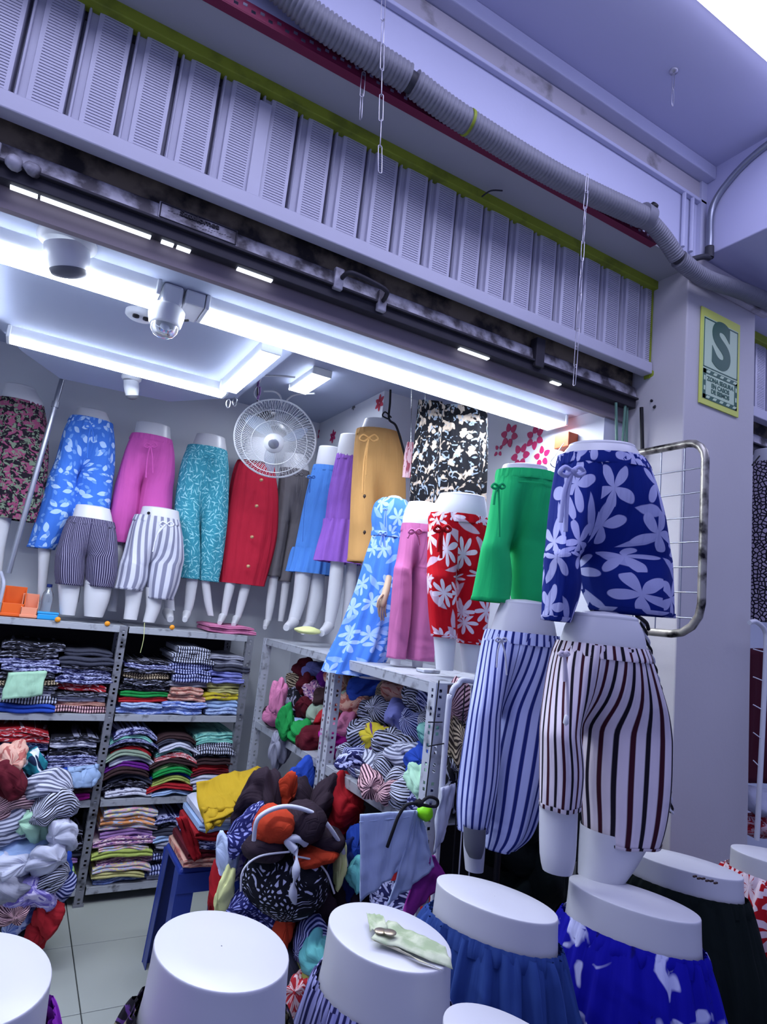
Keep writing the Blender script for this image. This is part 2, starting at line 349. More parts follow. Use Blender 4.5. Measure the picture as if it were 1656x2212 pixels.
    if hem:
        for h in hems:
            hb = MB(); rr = []
            for rg in h:
                c = sum(rg, Vector())/len(rg); rr.append([c + (p - c)*1.02 for p in rg])
            c = sum(rr[1], Vector())/len(rr[1]); rr.append([c + (p - c)*.96 for p in rr[1]]); hb.quadstrip(rr, False, lambda i, j: (j/len(rr[0])*C*.5, i*.02)); obj('hem', hb, mat, root)
    if band: waistband(root, Kw, mat if bandmat is None else bandmat, rho, yaw, C, seed)
    return g
def waistband(root, K, mat, rho, yaw, C, seed=0, h=.035):
    K0 = K[0]; K1 = [a + (b - a) * min(1, h / max(.001, (Vector(K[1][:3]) - Vector(K[0][:3])).length)) for a, b in zip(K[0], K[1])]
    mb = MB(); loft(mb, [tuple(K0[:3]) + (K0[3]*1.012,), tuple(cr([K0, K1], .7)[:3]) + (cr([K0, K1], .7)[3]*1.022,), tuple(K1[:3]) + (K1[3]*1.004,)], rho, yaw, n=96, stepz=.006, fold=(.012, .012), freq=24, seed=seed, circ=C); obj('waistband', mb, mat, root)
def skirt(root, name, mat, Y, rows, **kw):
    a = dict(rho=.6, yaw=None, fold=(.01, .05), freq=9, seed=0, band=True, gather=.015); a.update(kw); return trousers(root, name, mat, Y, rows, [], **a)
def bow(root, Y, x, y, s=14, mat='white cord', tails=(40, 46), dx=(-4, 4), r=.003, name='drawstring'):
    mb = MB(); P = lambda a, b: at(x + a, y + b, Y)
    for sx in (-1, 1):
        mb.tube(curve_pts([P(0, 0), P(sx*s*.6, -s*.35), P(sx*s, s*.1), P(sx*s*.5, s*.35), P(0, 0)], 5), r, 6)
    for t, d in zip(tails, dx): mb.tube(curve_pts([P(0, 0), P(d*.7, t*.4), P(d, t)], 5), r, 6)
    mb.lathe(P(0, 0) - Vector((0, r, 0)), [(0, -r*1.6), (r*1.8, 0), (0, r*1.6)], n=8); return obj(name, mb, mat, root)
# ------------------------------------------------------------------ loose cloth
def folded(name, x0, x1, z, t, y0, y1, mat, arch=0, seed=0, slope=0, yaw=0):
    r = random.Random(seed); mb = MB(); nx = 10; prof = []
    q = t / 4
    for a in range(7): th = -PI/2 + a * PI/6; prof.append((y0 - math.cos(th) * q * 1.3, q + math.sin(th) * q * .98))
    for a in range(1, 7): th = -PI/2 + a * PI/6; prof.append((y0 + .004 - math.cos(th) * q * 1.3, 3*q + math.sin(th) * q * .98))
    prof += [(y1, t), (y1 + .004, t*.5), (y1, 0)]
    rings = []; cx = (x0 + x1) / 2; hw = (x1 - x0) / 2; w1, w2 = r.uniform(0, 6), r.uniform(3, 8)
    for i in range(nx + 1):
        s = -1 + 2*i/nx; e = 1 - .35 * max(0, abs(s) - .82) / .18; dy = .006*math.sin(w1 + s*w2); dz = arch * (1 - s*s) + slope * s + .003*math.sin(w2 + s*5)
        rings.append([Vector((cx + s*hw, y + dy + yaw*s*hw, z + zz*e + t*(1-e)*.5 + dz)) for y, zz in prof])
    C = .0
    mb.quadstrip(rings, True, lambda i, j: (i * hw * .2 + seed * .37, j * .022 + seed * .21)); mb.cap(rings[0]); mb.cap(rings[-1], flip=True)
    return obj(name, mb, mat)
def wad(name, c, rad, mat, seed, sub=3, amp=.38, parent=None):
    bm = bmesh.new(); bmesh.ops.create_icosphere(bm, subdivisions=sub, radius=1); mb = MB(); off = Vector((seed*1.37, seed*.71, seed*2.1)); r = random.Random(seed)
    rot = Matrix.Rotation(r.uniform(0, 6.3), 3, 'Z'); fa = r.uniform(0, PI); pts = []
    for v in bm.verts:
        p = v.co.copy(); d = Vector((p.x*math.cos(fa) + p.z*math.sin(fa), p.y, 0))
        n1 = noise.noise(p*1.4 + off); n2 = 1 - 2*abs(noise.noise(p*2.6 + off*1.3)); n3 = 1 - 2*abs(noise.noise(Vector((d.x*6, d.y*2, 1)) + off))
        f = 1 + amp*n1 + amp*.35*n2 + amp*.30*n3; q = rot @ Vector((p.x*rad[0]*f, p.y*rad[1]*f, p.z*rad[2]*f)); pts.append(q + Vector(c))
    uvv = [(v.co.x*rad[0] + .06*noise.noise(v.co*2 + off) + seed*.3, v.co.z*rad[2]*1.2 + v.co.y*rad[1] + .05*noise.noise(v.co*2.3 + off) + seed*.17) for v in bm.verts]
    mb.v = pts
    for f in bm.faces: ix = [v.index for v in f.verts]; mb.f.append(tuple(ix)); mb.u.append([uvv[i] for i in ix])
    bm.free(); return obj(name, mb, mat, parent)
def bunch(name, c, rad, mat, seed, parent=None):
    r = random.Random(seed * 13 + 5); c = Vector(c); rx, ry, rz = rad; n, m = 40, 22; yaw = r.uniform(-.9, .9) + (PI/2 if r.random() < .45 else 0); tilt = r.uniform(-.35, .35)
    if abs(math.sin(yaw)) > .7: rx, ry = ry, rx
    R_ = Matrix.Rotation(yaw, 3, 'Z') @ Matrix.Rotation(tilt, 3, 'Y'); k = r.choice((3, 4, 5)); ph, tw, b1, b2, c1, c2 = (r.uniform(0, 6.28) for _ in range(6)); rings = []; off = Vector((seed*.7, seed*1.9, 0))
    for i in range(m + 1):
        t = -1 + 2*i/m; sp = Vector((rx*1.1*t, ry*.28*math.sin(2.1*t + b1), rz*.35*math.sin(2.6*t + b2))); e = (max(0, 1 - abs(t)**3.2))**.5 * .9 + .12; ring = []
        for j in range(n):
            th = 2*PI*j/n; a = k*th/2 + ph + t*math.sin(tw)*2.2
            f = .92 + .34*(abs(math.sin(a))**.7 - .6) + .20*noise.noise(Vector((math.cos(th)*1.6, math.sin(th)*1.6, t*2.2)) + off) + .09*(1 - 2*abs(noise.noise(Vector((math.cos(th)*4, math.sin(th)*4, t*3)) + off)))
            ring.append(c + R_ @ (sp + Vector((.25*rx*noise.noise(Vector((th, t*2, seed))), math.cos(th)*ry*.85*e*f, math.sin(th)*rz*1.15*e*f))))
        rings.append(ring)
    mb = MB(); mb.quadstrip(rings, True, lambda i, j: (j/n*(ry + rz)*3.4 + seed*.31, i/m*rx*2.3 + seed*.17 + .02*math.sin(j*.5))); mb.cap(rings[0]); mb.cap(rings[-1], flip=True)
    return obj(name, mb, mat, parent)
def sheet(name, cs, mat, amp=.012, nx=24, ny=24, seed=0, freq=5, parent=None, solid=.004, bend=0, push=Vector((0, -1, 0)), waves=0):
    A, B, Cc, D = [Vector(p) for p in cs]; mb = MB(); rows = []; off = Vector((seed*3.1, seed, 0)); W = (B - A).length; H = (D - A).length   # A top-left, B top-right, C bottom-right, D bottom-left
    for j in range(ny + 1):
        v = j/ny; row = []
        for i in range(nx + 1):
            u = i/nx; p = A.lerp(B, u).lerp(D.lerp(Cc, u), v)
            h = amp*(1 - 2*abs(noise.noise(Vector((u*freq + .5*v, v*freq*.5, 0)) + off))) + amp*.8*noise.noise(Vector((u*freq*2, v*freq, 3)) + off) + bend*math.sin(PI*u) + waves*math.sin(u*freq*4 + seed)*v
            row.append(p + push*h + Vector((0, 0, -.3*amp*noise.noise(Vector((u*4, 9, 0)) + off)*v)))
        rows.append(row)
    mb.quadstrip(rows, False, lambda i, j: (j/nx*W + seed, i/ny*H)); return obj(name, mb, mat, parent, solid=solid)
# ------------------------------------------------------------------ the setting
struct('floor', MB().box(-2.5, 5, -3.2, 2.6, -.06, -.012), 'grout')
fl = bpy.data.objects['floor']
t0 = MB().box(.472, .969, .988, 1.485, -.012, 0)
first = None
for i in range(-4, 5):
    for j in range(-6, 3):
        if first is None:
            mb = MB().box(0, .496, 0, .496, -.012, 0); first = obj('tile', mb, 'floor tile', fl, smooth=False, bevel=.002); first.location = Vector((.472 + i*.5, .988 + j*.5, 0)) ; base_loc = first.location.copy()
            first.location = base_loc
        else:
            c = first.copy(); COL.objects.link(c); c.parent = fl; c.location = base_loc + Vector(((i + 4)*.5, (j + 6)*.5, 0))
# hall side
struct('ceiling', MB().box(-2.5, 5, -3.2, .3, 3.65, 3.72), 'hall ceiling paint')
f = MB().box(-2.5, 2.3, -.2, .1, 3.2, 3.65); struct('wall_front', f, 'fascia paint', bevel=.004)
struct('trim_1', MB().box(-2.5, 2.3, -.222, -.2, 3.487, 3.503), 'fascia paint', bevel=.003)
struct('trim_2', MB().box(-2.5, 2.3, -.212, -.2, 3.505, 3.585), 'grimy trim')
struct('trim_3', MB().box(-2.5, 2.3, -.262, -.2, 3.59, 3.65), 'fascia paint', bevel=.004)
struct('trim_4', MB().box(-2.5, 2.25, -.196, 0, 3.194, 3.2), 'soffit paint')
tb = MB()
for x0 in (2.16, 2.215): tb.tube([(x0, -.212, 3.24), (x0, -.212, 3.49)], .009, 8)
tb.box(2.262, 2.3, -.222, -.2, 3.24, 3.62); struct('trim_5', tb, 'fascia paint')
pb = MB().box(2.25, 2.742, -.18, 2.4, 0, 3.24); struct('pillar', pb, 'pillar paint', bevel=.006)
struct('beam', MB().box(2.3, 2.95, -3.2, -.18, 3.245, 3.66), 'hall ceiling paint', bevel=.005)
struct('wall_front_right', MB().box(2.742, 5, -.2, .1, 3.2, 3.65), 'fascia paint')
struct('trim_6', MB().box(2.25, 2.8, -.215, -.18, 3.14, 3.24), 'grimy trim', bevel=.008)
# shop interior
def poly_slab(name, pts, z0, z1, mat):
    mb = MB(); a = [Vector((x, y, z0)) for x, y in pts]; b = [Vector((x, y, z1)) for x, y in pts]; mb.quadstrip([a, b]); mb.cap(a, flip=True); mb.cap(b); return struct(name, mb, mat)
poly_slab('ceiling_lowered', [(-.9, .12), (2.12, .12), (2.12, .48), (.80, .48), (.80, 1.32), (.53, 1.69), (.0, 1.75), (-.17, 1.46), (-.26, 1.2), (-.9, 1.2)], 2.6, 2.64, 'shop ceiling paint')
struct('ceiling_shop', MB().box(-.95, 2.25, .1, 2.4, 2.9, 2.95), 'shop ceiling paint')
struct('wall_back', MB().box(-.95, 2.2, 2.35, 2.42, 0, 2.92), 'shop wall paint')
struct('wall_left', MB().box(-.98, -.9, .1, 2.4, 0, 2.92), 'shop wall paint')
struct('wall_right', MB().box(1.68, 2.2, 1.4, 2.35, 0, 2.92), 'right wall paint')
struct('wall_right_front', MB().box(2.12, 2.25, .12, 1.4, 0, 2.92), 'right wall paint')
struct('lintel', MB().box(-1.2, 2.25, .10, .125, 2.557, 2.638), 'lintel brown')
struct('wall_above_shutter', MB().box(-2.5, 2.25, .1, .14, 2.75, 3.21), 'greasy brown')
struct('wall_hall_left', MB().box(-2.5, -.95, 0, .1, 0, 2.757), 'pillar paint')

# transom of pressed metal slats above the shutter
def transom(label, xs, x1, y, z0, z1, name='transom_panel'):
    root = thing(name, label, 'shutter panel', (xs[0], y, z0)); fs = None
    for i, x in enumerate(xs):
        if fs is None:
            mb = MB(); P = .1265; X = lambda a: x + a
            prof = [(0, .05), (.008, .05), (.0082, .004), (.0105, -.004), (.015, -.002), (.017, .010), (.034, .010), (.036, -.002), (.048, -.004)]
            mb.quadstrip([[Vector((X(a), y + b, z)) for a, b in prof] for z in (z0, z1)], False)
            prof2 = [(.112, -.004), (.1225, -.003), (.1245, .012), (.1263, .05)]
            mb.quadstrip([[Vector((X(a), y + b, z)) for a, b in prof2] for z in (z0, z1)], False)
            zz = []; z = z0; k = 0
            while z < z1: zz += [(z, -.004), (z + .0060, -.004), (z + .0064, .002), (z + .0084, .002)]; z += .0088
            rows = []
            for j in range(len(zz)):
                z, d = zz[j]; rows.append([Vector((X(.048), y + d*.2 - .003, z)), Vector((X(.053), y + d, z)), Vector((X(.107), y + d, z)), Vector((X(.112), y + d*.2 - .003, z))])
            mb.quadstrip(rows, False); fs = obj('slat', mb, 'silver paint', root, smooth=False)
        else: share(fs, 'slat', root, (x - xs[0], 0, 0))
    obj('bottom_rail', MB().box(xs[0], x1, y - .022, y + .03, z0 - .045, z0 + .006), 'silver rail', root, smooth=False, bevel=.004)
    obj('top_trim', MB().box(xs[0], x1 + .01, y - .03, y + .02, z1, 3.2), 'yellow green trim', root, smooth=False, bevel=.003)
    obj('side_trim', MB().box(x1 - .002, x1 + .003, y - .01, y + .02, z0 - .06, z1), 'yellow green trim', root, smooth=False)
    return root
tr = transom('pressed silver slat panel with yellow-green top trim above the shop opening', [-.489 - .1265*6 + .1265*i for i in range(28)], 2.244, 0, 2.802, 3.158)
obj('wide_post', MB().box(.392, .432, -.012, .0, 2.802, 3.13), 'silver paint', tr, smooth=False, bevel=.002)
tr2 = transom('dark slat panel over the neighbouring shop right of the pillar', [2.76 + .1265*i for i in range(10)], 4.0, 0, 2.802, 3.158)
def lump(root, name, x, y, z, r, mat, seed): wad(name, (x, y, z), (r, r*.7, r), mat, seed, 2, .3, root)
lump(tr, 'mortar_lump', 2.262, -.01, 2.762, .022, 'yellow green trim', 3); lump(tr, 'mortar_lump', 2.268, -.015, 2.725, .014, 'grimy trim', 4)
# rolled shutter: bottom bar, plate, handles
def shutter(label, x0, x1, full=True):
    s = thing('roller_shutter', label, 'shutter', (x0, .05, 2.61))
    obj('guide_plate', MB().box(x0, x1, .075, .09, 2.70, 2.80), 'greasy brown', s, smooth=False)
    b = MB(); b.hexa([(x0, .045, 2.655), (x1, .045, 2.655), (x1, .09, 2.655), (x0, .09, 2.655)], [(x0, .058, 2.712), (x1, .058, 2.712), (x1, .09, 2.712), (x0, .09, 2.712)]); obj('bottom_bar', b, 'worn steel', s, smooth=False, bevel=.003)
    b = MB().box(x0, x1, .05, .09, 2.612, 2.655); b.box(x0, x1, .035, .05, 2.648, 2.657); obj('lower_lip', b, 'dark steel', s, smooth=False, bevel=.002)
    return s
sh = shutter('rolled-up steel shutter with worn bottom bar and handles over the opening', -1.2, 2.235)
def handle(x0, x1, z):
    h = MB(); P = [(x0 + .01, .045, z + .005), (x0 + .015, .0, z + .012), (x0 + .05, -.012, z + .012), (x1 - .03, -.012, z), (x1 - .012, .005, z - .012), (x1 - .008, .045, z - .02)]
    h.tube(curve_pts(P, 6), .008, 10); o = obj('handle', h, 'dark steel', sh)
    for x, zz in ((x0, z), (x1 - .01, z - .02)): obj('bracket', MB().box(x - .016, x + .018, .03, .05, zz - .035, zz + .04), 'worn steel', sh, smooth=False, bevel=.004)
handle(.745, .925, 2.675); handle(-.42, -.24, 2.675)
for x in (-.2, -.155): lump(sh, 'latch', x, .035, 2.655, .02, 'worn steel', int(x*100) + 50)
obj('wiring_bracket', MB().box(1.62, 1.665, .03, .07, 2.63, 2.75), 'dark steel', sh, smooth=False, bevel=.003)
plz = .004
pm = MB(); pm.hexa([(.165, .036, 2.655), (.40, .036, 2.655), (.40, .05, 2.655), (.165, .05, 2.655)], [(.165, .05, 2.716), (.40, .05, 2.716), (.40, .062, 2.716), (.165, .062, 2.716)]); plate = obj('maker_plate', pm, 'worn steel', sh, smooth=False, bevel=.002, label='embossed metal plate with raised border')
fr = MB()
for a, b in (((.17, 2.66), (.395, 2.66)), ((.395, 2.66), (.395, 2.711)), ((.395, 2.711), (.17, 2.711)), ((.17, 2.711), (.17, 2.66))):
    yy = lambda z: .0345 + (z - 2.655) * .23
    fr.tube([(a[0], yy(a[1]), a[1]), (b[0], yy(b[1]), b[1])], .0018, 6)
obj('plate_border', fr, 'dark steel', plate)
def text(name, s, size, loc, mat, parent, extr=.001, rot=(PI/2, 0, 0), align='CENTER', sx=1, offset=0):
    c = bpy.data.curves.new(name, 'FONT'); c.body = s; c.size = size; c.extrude = extr; c.align_x = align; c.align_y = 'CENTER'; c.offset = offset
    t = bpy.data.objects.new(name, c); COL.objects.link(t); bpy.context.view_layer.update()
    me = bpy.data.meshes.new_from_object(t.evaluated_get(bpy.context.evaluated_depsgraph_get())); bpy.data.objects.remove(t)
    me.materials.clear(); me.materials.append(G[mat]); o = bpy.data.objects.new(name, me); COL.objects.link(o); o.parent = parent
    o.location = Vector(loc) - ORG[parent.name]; o.rotation_euler = rot; o.scale = (sx, 1, 1); ORG[o.name] = ORG[parent.name]; return o
tx = text('embossed_lettering', 'Satelomet', .024, (.282, .0425, 2.698), 'dark steel', plate, .0015, (PI/2 - .22, 0, 0), sx=1.2, offset=.0006)
sq = MB()
for row, (za, x0, x1) in enumerate(((2.690, .19, .24), (2.684, .25, .30), (2.680, .31, .385), (2.672, .26, .33))):
    for k in range(int((x1 - x0) / .008)): x = x0 + k*.008; z = za + .0015*math.sin(k*2.1 + row); sq.tube([(x, .0365 + (z-2.655)*.23, z), (x + .006, .0365 + (z-2.655)*.23, z + .002)], .0011, 5)
obj('embossed_marks', sq, 'dark steel', plate)
sh2 = shutter('dark shutter bar of the neighbouring shop beyond the pillar', 2.76, 4.0)
ls = thing('light_leak', 'thin broken line of white light leaking along the shutter gap', 'light leak', (.5, .075, 2.6))  # glowing boxes added in place of shop light leaking through the gap
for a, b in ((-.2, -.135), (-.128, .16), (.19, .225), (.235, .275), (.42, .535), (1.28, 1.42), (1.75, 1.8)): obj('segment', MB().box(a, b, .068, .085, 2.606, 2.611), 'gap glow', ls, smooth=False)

# hall lamp
hl = thing('ceiling_light', 'large white light panel on the hall ceiling, top right corner', 'lamp', (1.8, -1.0, 3.6))
obj('housing', MB().box(-1.6, 4.6, -1.42, -.68, 3.635, 3.65), 'white plastic', hl, smooth=False)
obj('diffuser', MB().box(-1.58, 4.58, -1.40, -.69, 3.61, 3.635), 'hall light glow', hl, smooth=False)
# shop lamps
def lamp(label, x0, x1, y0, y1, caps='x', z=2.55):
    r = thing('tube_light', label, 'lamp', ((x0+x1)/2, (y0+y1)/2, z), 'white strip lights on the shop ceiling')
    top = 2.6 if z < 2.7 else 2.9
    if x1 - x0 > y1 - y0:
        ym, h = (y0+y1)/2, (y1-y0)/2; prof = [(-1, .0), (0, 0), (1, .0)]
        d = MB(); rings = [[Vector((x, ym + a*h, z + b*.05)) for a, b in prof] for x in (x0 + .012, x1 - .012)]; d.quadstrip(rings, False)
        obj('diffuser', d, 'tube glow', r)
        for a in (x0, x1 - .014): obj('end_cap', MB().box(a, a + .014, y0 - .003, y1 + .003, z - .003, top), 'white plastic', r, smooth=False, bevel=.004)
        obj('housing', MB().box(x0 + .01, x1 - .01, y0 + .004, y1 - .004, z + .001, top), 'white plastic', r, smooth=False)
    else:
        xm, h = (x0+x1)/2, (x1-x0)/2; prof = [(-1, .0), (0, 0), (1, .0)]
        d = MB(); rings = [[Vector((xm + a*h, y, z + b*.05)) for a, b in prof] for y in (y0 + .008, y1 - .008)]; d.quadstrip(rings, False)
        obj('diffuser', d, 'tube glow', r)
        for a in (y0, y1 - .01): obj('end_cap', MB().box(x0 - .003, x1 + .003, a, a + .01, z - .003, top), 'white plastic', r, smooth=False, bevel=.004)
        obj('housing', MB().box(x0 + .004, x1 - .004, y0 + .01, y1 - .01, z + .001, top), 'white plastic', r, smooth=False)
lamp('bright strip light at the shop front left of the dome camera', -.85, .237, .30, .445)
lamp('long bright strip light at the shop front right of the dome camera', .385, 2.08, .30, .43)
lamp('thin strip light along the back edge of the lowered ceiling', -.22, .71, 1.14, 1.235)
lamp('short strip light running into the shop above the fan', .655, .735, .50, 1.11)
lamp('small strip light on the upper ceiling right of the fan hook', 1.20, 1.31, 1.35, 1.73, z=2.86)
lamp('strip light cut by the left edge of the picture', -.34, -.262, .5, 1.1)
jb = MB().box(.318, .383, .30, .445, 2.548, 2.6); tag(obj('junction_box', jb, 'white plastic', smooth=False, bevel=.006), 'square white box at the left end of the long strip light', 'box')

# cameras and domes on the ceiling
def dome_cam(label, x, y, z, R, tilt=True):
    r = thing('security_camera', label, 'camera', (x, y, z)); o = Vector((x, y, z))
    obj('mount', MB().lathe(o, [(R*1.15, 0), (R*1.15, -.012), (R*.95, -.022), (R*.9, -.022), (0, -.022)], n=32), 'white plastic', r)
    ax = Vector((.25, .15, -1)).normalized(); b = o + Vector((0, 0, -.018))
    obj('housing', MB().lathe(b, [(R*.86, 0), (R*.88, .03), (R*.84, .05), (R*.72, .075), (R*.66, .08), (R*.66, .078)], ax, 32), 'white plastic', r)
    obj('lens_cover', MB().lathe(b, [(R*.74, .074), (R*.66, .086), (R*.3, .092), (0, .094)], ax, 32), 'mannequin grey', r, label='dark grey lens face')
dome_cam('round white ceiling camera at the upper left over the shop entrance', -.05, .245, 2.6, .072)
dome_cam('small white camera on the ceiling behind the rear strip light', .30, 1.42, 2.6, .04)
r = thing('security_camera', 'white motion dome hanging between the two front strip lights', 'camera', (.27, .30, 2.44))
obj('bracket', MB().box(.245, .31, .30, .39, 2.515, 2.6), 'white plastic', r, smooth=False, bevel=.01)
o = Vector((.272, .34, 2.53)); obj('housing', MB().lathe(o, [(.01, .005), (.05, 0), (.058, -.01), (.058, -.03), (.052, -.06), (.047, -.068), (.046, -.068)], n=32), 'white plastic', r)
obj('glass_dome', MB().lathe(o + Vector((0, 0, -.068)), [(.046, 0), (.043, -.016), (.032, -.03), (.016, -.038), (0, -.04)], n=32), 'clear plastic', r)
obj('lens', MB().lathe(o + Vector((0, -.01, -.062)), [(0, .0), (.018, -.004), (.022, -.018), (.0, -.03)], n=16), 'white plastic', r)
obj('aerial', MB().tube([(.325, .34, 2.50), (.345, .345, 2.51)], .004, 6), 'black plastic', r)
r = thing('smoke_detector', 'low white twin-spot emergency lamp base on the ceiling left of the dome', 'detector', (.20, .55, 2.57)); 
obj('base', MB().lathe((.22, .62, 2.6), [(.055, 0), (.055, -.014), (.045, -.022), (0, -.022)], n=24), 'white plastic', r)
for k in (-1, 1): obj('sensor', MB().lathe((.22 + k*.018, .60, 2.578), [(.012, 0), (.012, -.008), (.004, -.009), (0, -.006)], n=12), 'black plastic', r)
# conduit on the fascia, in four pieces
def corrug(label, pts, rad, pitch=.0145, cap_end=0, mat='duct grey'):
    P = curve_pts(pts, 20); L = [0]
    for a, b in zip(P, P[1:]): L.append(L[-1] + (b - a).length)
    tot = L[-1]; n = int(tot / pitch * 4); Q = []; rr = []; j = 0
    for i in range(n + 1):
        d = tot*i/n
        while j < len(L) - 2 and L[j+1] < d: j += 1
        f = (d - L[j]) / max(1e-6, L[j+1] - L[j]); Q.append(P[j].lerp(P[j+1], f)); rr.append(rad * (1, .97, .86, .97)[i % 4])
    mb = MB(); mb.tube(Q, rad, 16, rr=rr); return tag(obj('corrugated_conduit', mb, mat), label, 'conduit')
YC = -.255
cA = [at(600, -30, YC), at(700, 55, YC), at(878, 168, YC)]; cA.insert(0, cA[0] + (cA[0] - cA[1]) * 3)
corrug('grey corrugated conduit on the upper beam, section left of the dark gap', cA, .043)
corrug('long grey corrugated conduit on the beam between dark gap and round end', [at(892, 180, YC), at(1000, 258, YC), at(1200, 380, YC), at(1385, 468, YC)], .042)
tag(obj('conduit_joint', MB().tube([at(870, 165, YC), at(897, 185, YC)], .032, 16), 'duct dark'), 'black joint between the two long conduit sections', 'conduit joint')
e = at(1398, 470, YC); k = MB(); k.tube([e - Vector((.035, 0, -.001)), e + Vector((.012, 0, 0))], .045, 20); ec = thing('conduit_end', 'smooth grey elbow with a dark round hole where the conduit turns down', 'conduit', e); obj('sleeve', k, 'duct grey', ec)
obj('opening', MB().lathe(e + Vector((.0, -.02, .028)), [(0, .02), (.014, .02), (.017, .012), (.017, 0)], Vector((.2, -.6, .8)), 16), 'black plastic', ec)
corrug('short corrugated conduit sloping down from the elbow', [at(1402, 478, YC), at(1432, 512, YC), at(1462, 556, YC)], .033, .011)
corrug('corrugated conduit running along under the cross beam above the sign', [at(1466, 560, YC), at(1520, 600, YC), at(1600, 628, YC), at(1680, 660, YC)], .036, .011)
tag(obj('conduit_joint', MB().tube([at(1458, 550, YC), at(1472, 565, YC)], .026, 16), 'duct dark'), 'black joint in the sloping conduit near the pillar top', 'conduit joint')
# maroon slotted strip on the soffit edge
st = MB(); xa, xb = -1.2, 2.0; ny = 5; step_ = .0125; nx = int((xb - xa) / step_)
ys = [-.212, -.206, -.200, -.194, -.188]
def strip_pt(i, j): return Vector((xa + i*step_, -.212, 3.228 - j*.0095))
for i in range(nx):
    for j in range(4):
        if j in (1, 2) and i % 4 == (1 if j == 1 else 3): continue
        b = len(st.v); st.v += [strip_pt(i, j), strip_pt(i, j+1), strip_pt(i+1, j+1), strip_pt(i+1, j)]; st.f.append((b, b+1, b+2, b+3)); st.u.append(None)
st.box(xa, xb, -.212, -.18, 3.187, 3.191)
tag(obj('slotted_strip', st, 'maroon metal', smooth=False), 'long dark-red slotted metal strip along the beam edge above the shutter panel', 'strip')
hk = MB(); hk.tube(curve_pts([at(1040, 425, -.05), at(1060, 412, -.08), at(1085, 412, -.10)], 5), .003, 6); tag(obj('wire_hook', hk, 'dark steel'), 'small dark hook under the soffit right of the middle chain', 'hook')
# wire chains
def chain(label, pts, Y, L=.085, W=.012, rw=.0014):
    top, bot = at(*pts[0], Y), at(*pts[1], Y); d = (bot - top); D = d.length; n = max(1, round(D / (L*.9))); r = thing('wire_chain', label, 'chain', bot)
    for i in range(n):
        c = top + d * ((i + .5) / n); ang = (i % 2) * PI/2 + rnd.uniform(-.5, .5); u = Vector((math.cos(ang), math.sin(ang), 0)); mb = MB(); h = L/2; P = []
        ax = (d.normalized() + Vector((rnd.uniform(-.03, .03), 0, 0))).normalized()
        for k in range(16): t = 2*PI*k/16; P.append(c + ax * (math.sin(t)*.012*0 + (h - W/2) * (1 if math.sin(t) > 0 else -1) * min(1, abs(math.sin(t))*3) + math.sin(t)*W/2) + u * (math.cos(t) * W/2))
        mb.tube(P, rw, 6, closed=True); obj('link', mb, 'chain wire', r)
chain('wire link chain hanging over the conduit at the top centre', ((828, -10), (820, 372)), -.31)
chain('short wire hook chain in front of the maroon strip left of the centre chain', ((785, 158), (778, 255)), -.216)
chain('long wire link chain hanging from the conduit down past the slat panel', ((1268, 378), (1240, 830)), -.31, .075)
hr = Vector((1.74, -.46, 3.65)); hb = thing('ceiling_hook', 'lone wire hook hanging from the purple-grey hall ceiling', 'hook', hr - Vector((0, 0, .15)))
obj('eye', MB().lathe(hr, [(.016, 0), (.014, -.008), (0, -.01)], n=14), 'chain wire', hb)
for dz in (0, .06): 
    m = MB(); m.tube([hr + Vector((.006*math.cos(t), 0, -.045 - dz*1.1 + .036*math.sin(t))) for t in [2*PI*q/16 for q in range(16)]], .0016, 6, closed=True); obj('link', m, 'chain wire', hb)
# pipe curving on the cross beam
pp = [at(1680, 300, -.5), Vector((2.29, -.46, 3.60)), Vector((2.288, -.32, 3.53)), Vector((2.285, -.255, 3.44)), Vector((2.285, -.25, 3.30)), Vector((2.285, -.25, 3.255))]
pp[0] = Vector((2.29, -.75, 3.64))
tag(obj('bent_pipe', MB().tube(curve_pts(pp, 8), .014, 12), 'pole metal'), 'grey metal conduit pipe curving down the side of the cross beam', 'pipe')
pc = MB(); c0 = Vector((2.285, -.25, 3.27)); pc.tube([c0, c0 + Vector((0, 0, -.05))], .018, 12); pc.tube(curve_pts([c0 + Vector((0, 0, -.05)), c0 + Vector((-.04, .0, -.06)), c0 + Vector((-.1, .02, -.09)), c0 + Vector((-.14, .03, -.12))], 5), .012, 10)
tag(obj('pipe_fitting', pc, 'duct dark'), 'dark pipe fitting at the inner corner where beam meets pillar', 'pipe')
# S sign
Ys = -.182; sg = thing('safety_sign', 'green and yellow safety sign with a large S on the pillar', 'sign', (2.475, Ys, 2.6))
obj('board', MB().box(2.335, 2.612, Ys - .006, Ys, 2.61, 3.045), 'sign edge', sg, smooth=False, bevel=.001)
obj('field', MB().box(2.352, 2.595, Ys - .0075, Ys - .0055, 2.635, 3.005), 'sign field', sg, smooth=False)
bd = MB(); z0, z1, x0, x1 = 2.775, 3.0, 2.353, 2.594
for a in ((x0, x1, z1 - .005, z1), (x0, x1, z0, z0 + .005), (x0, x0 + .004, z0, z1), (x1 - .004, x1, z0, z1)): bd.box(a[0], a[1], Ys - .0085, Ys - .006, a[2], a[3])
obj('border', bd, 'sign green', sg, smooth=False)
text('letter_s', 'S', .285, (2.474, Ys - .008, 2.889), 'sign green', sg, .0008, sx=.98, offset=.012)
lo = MB(); 
for a in ((2.353, 2.594, 2.748, 2.768), (2.353, 2.594, 2.636, 2.655), (2.353, 2.372, 2.636, 2.768), (2.575, 2.594, 2.636, 2.768)): lo.box(a[0], a[1], Ys - .0085, Ys - .006, a[2], a[3])
obj('hatched_frame', lo, 'sign green', sg, smooth=False)
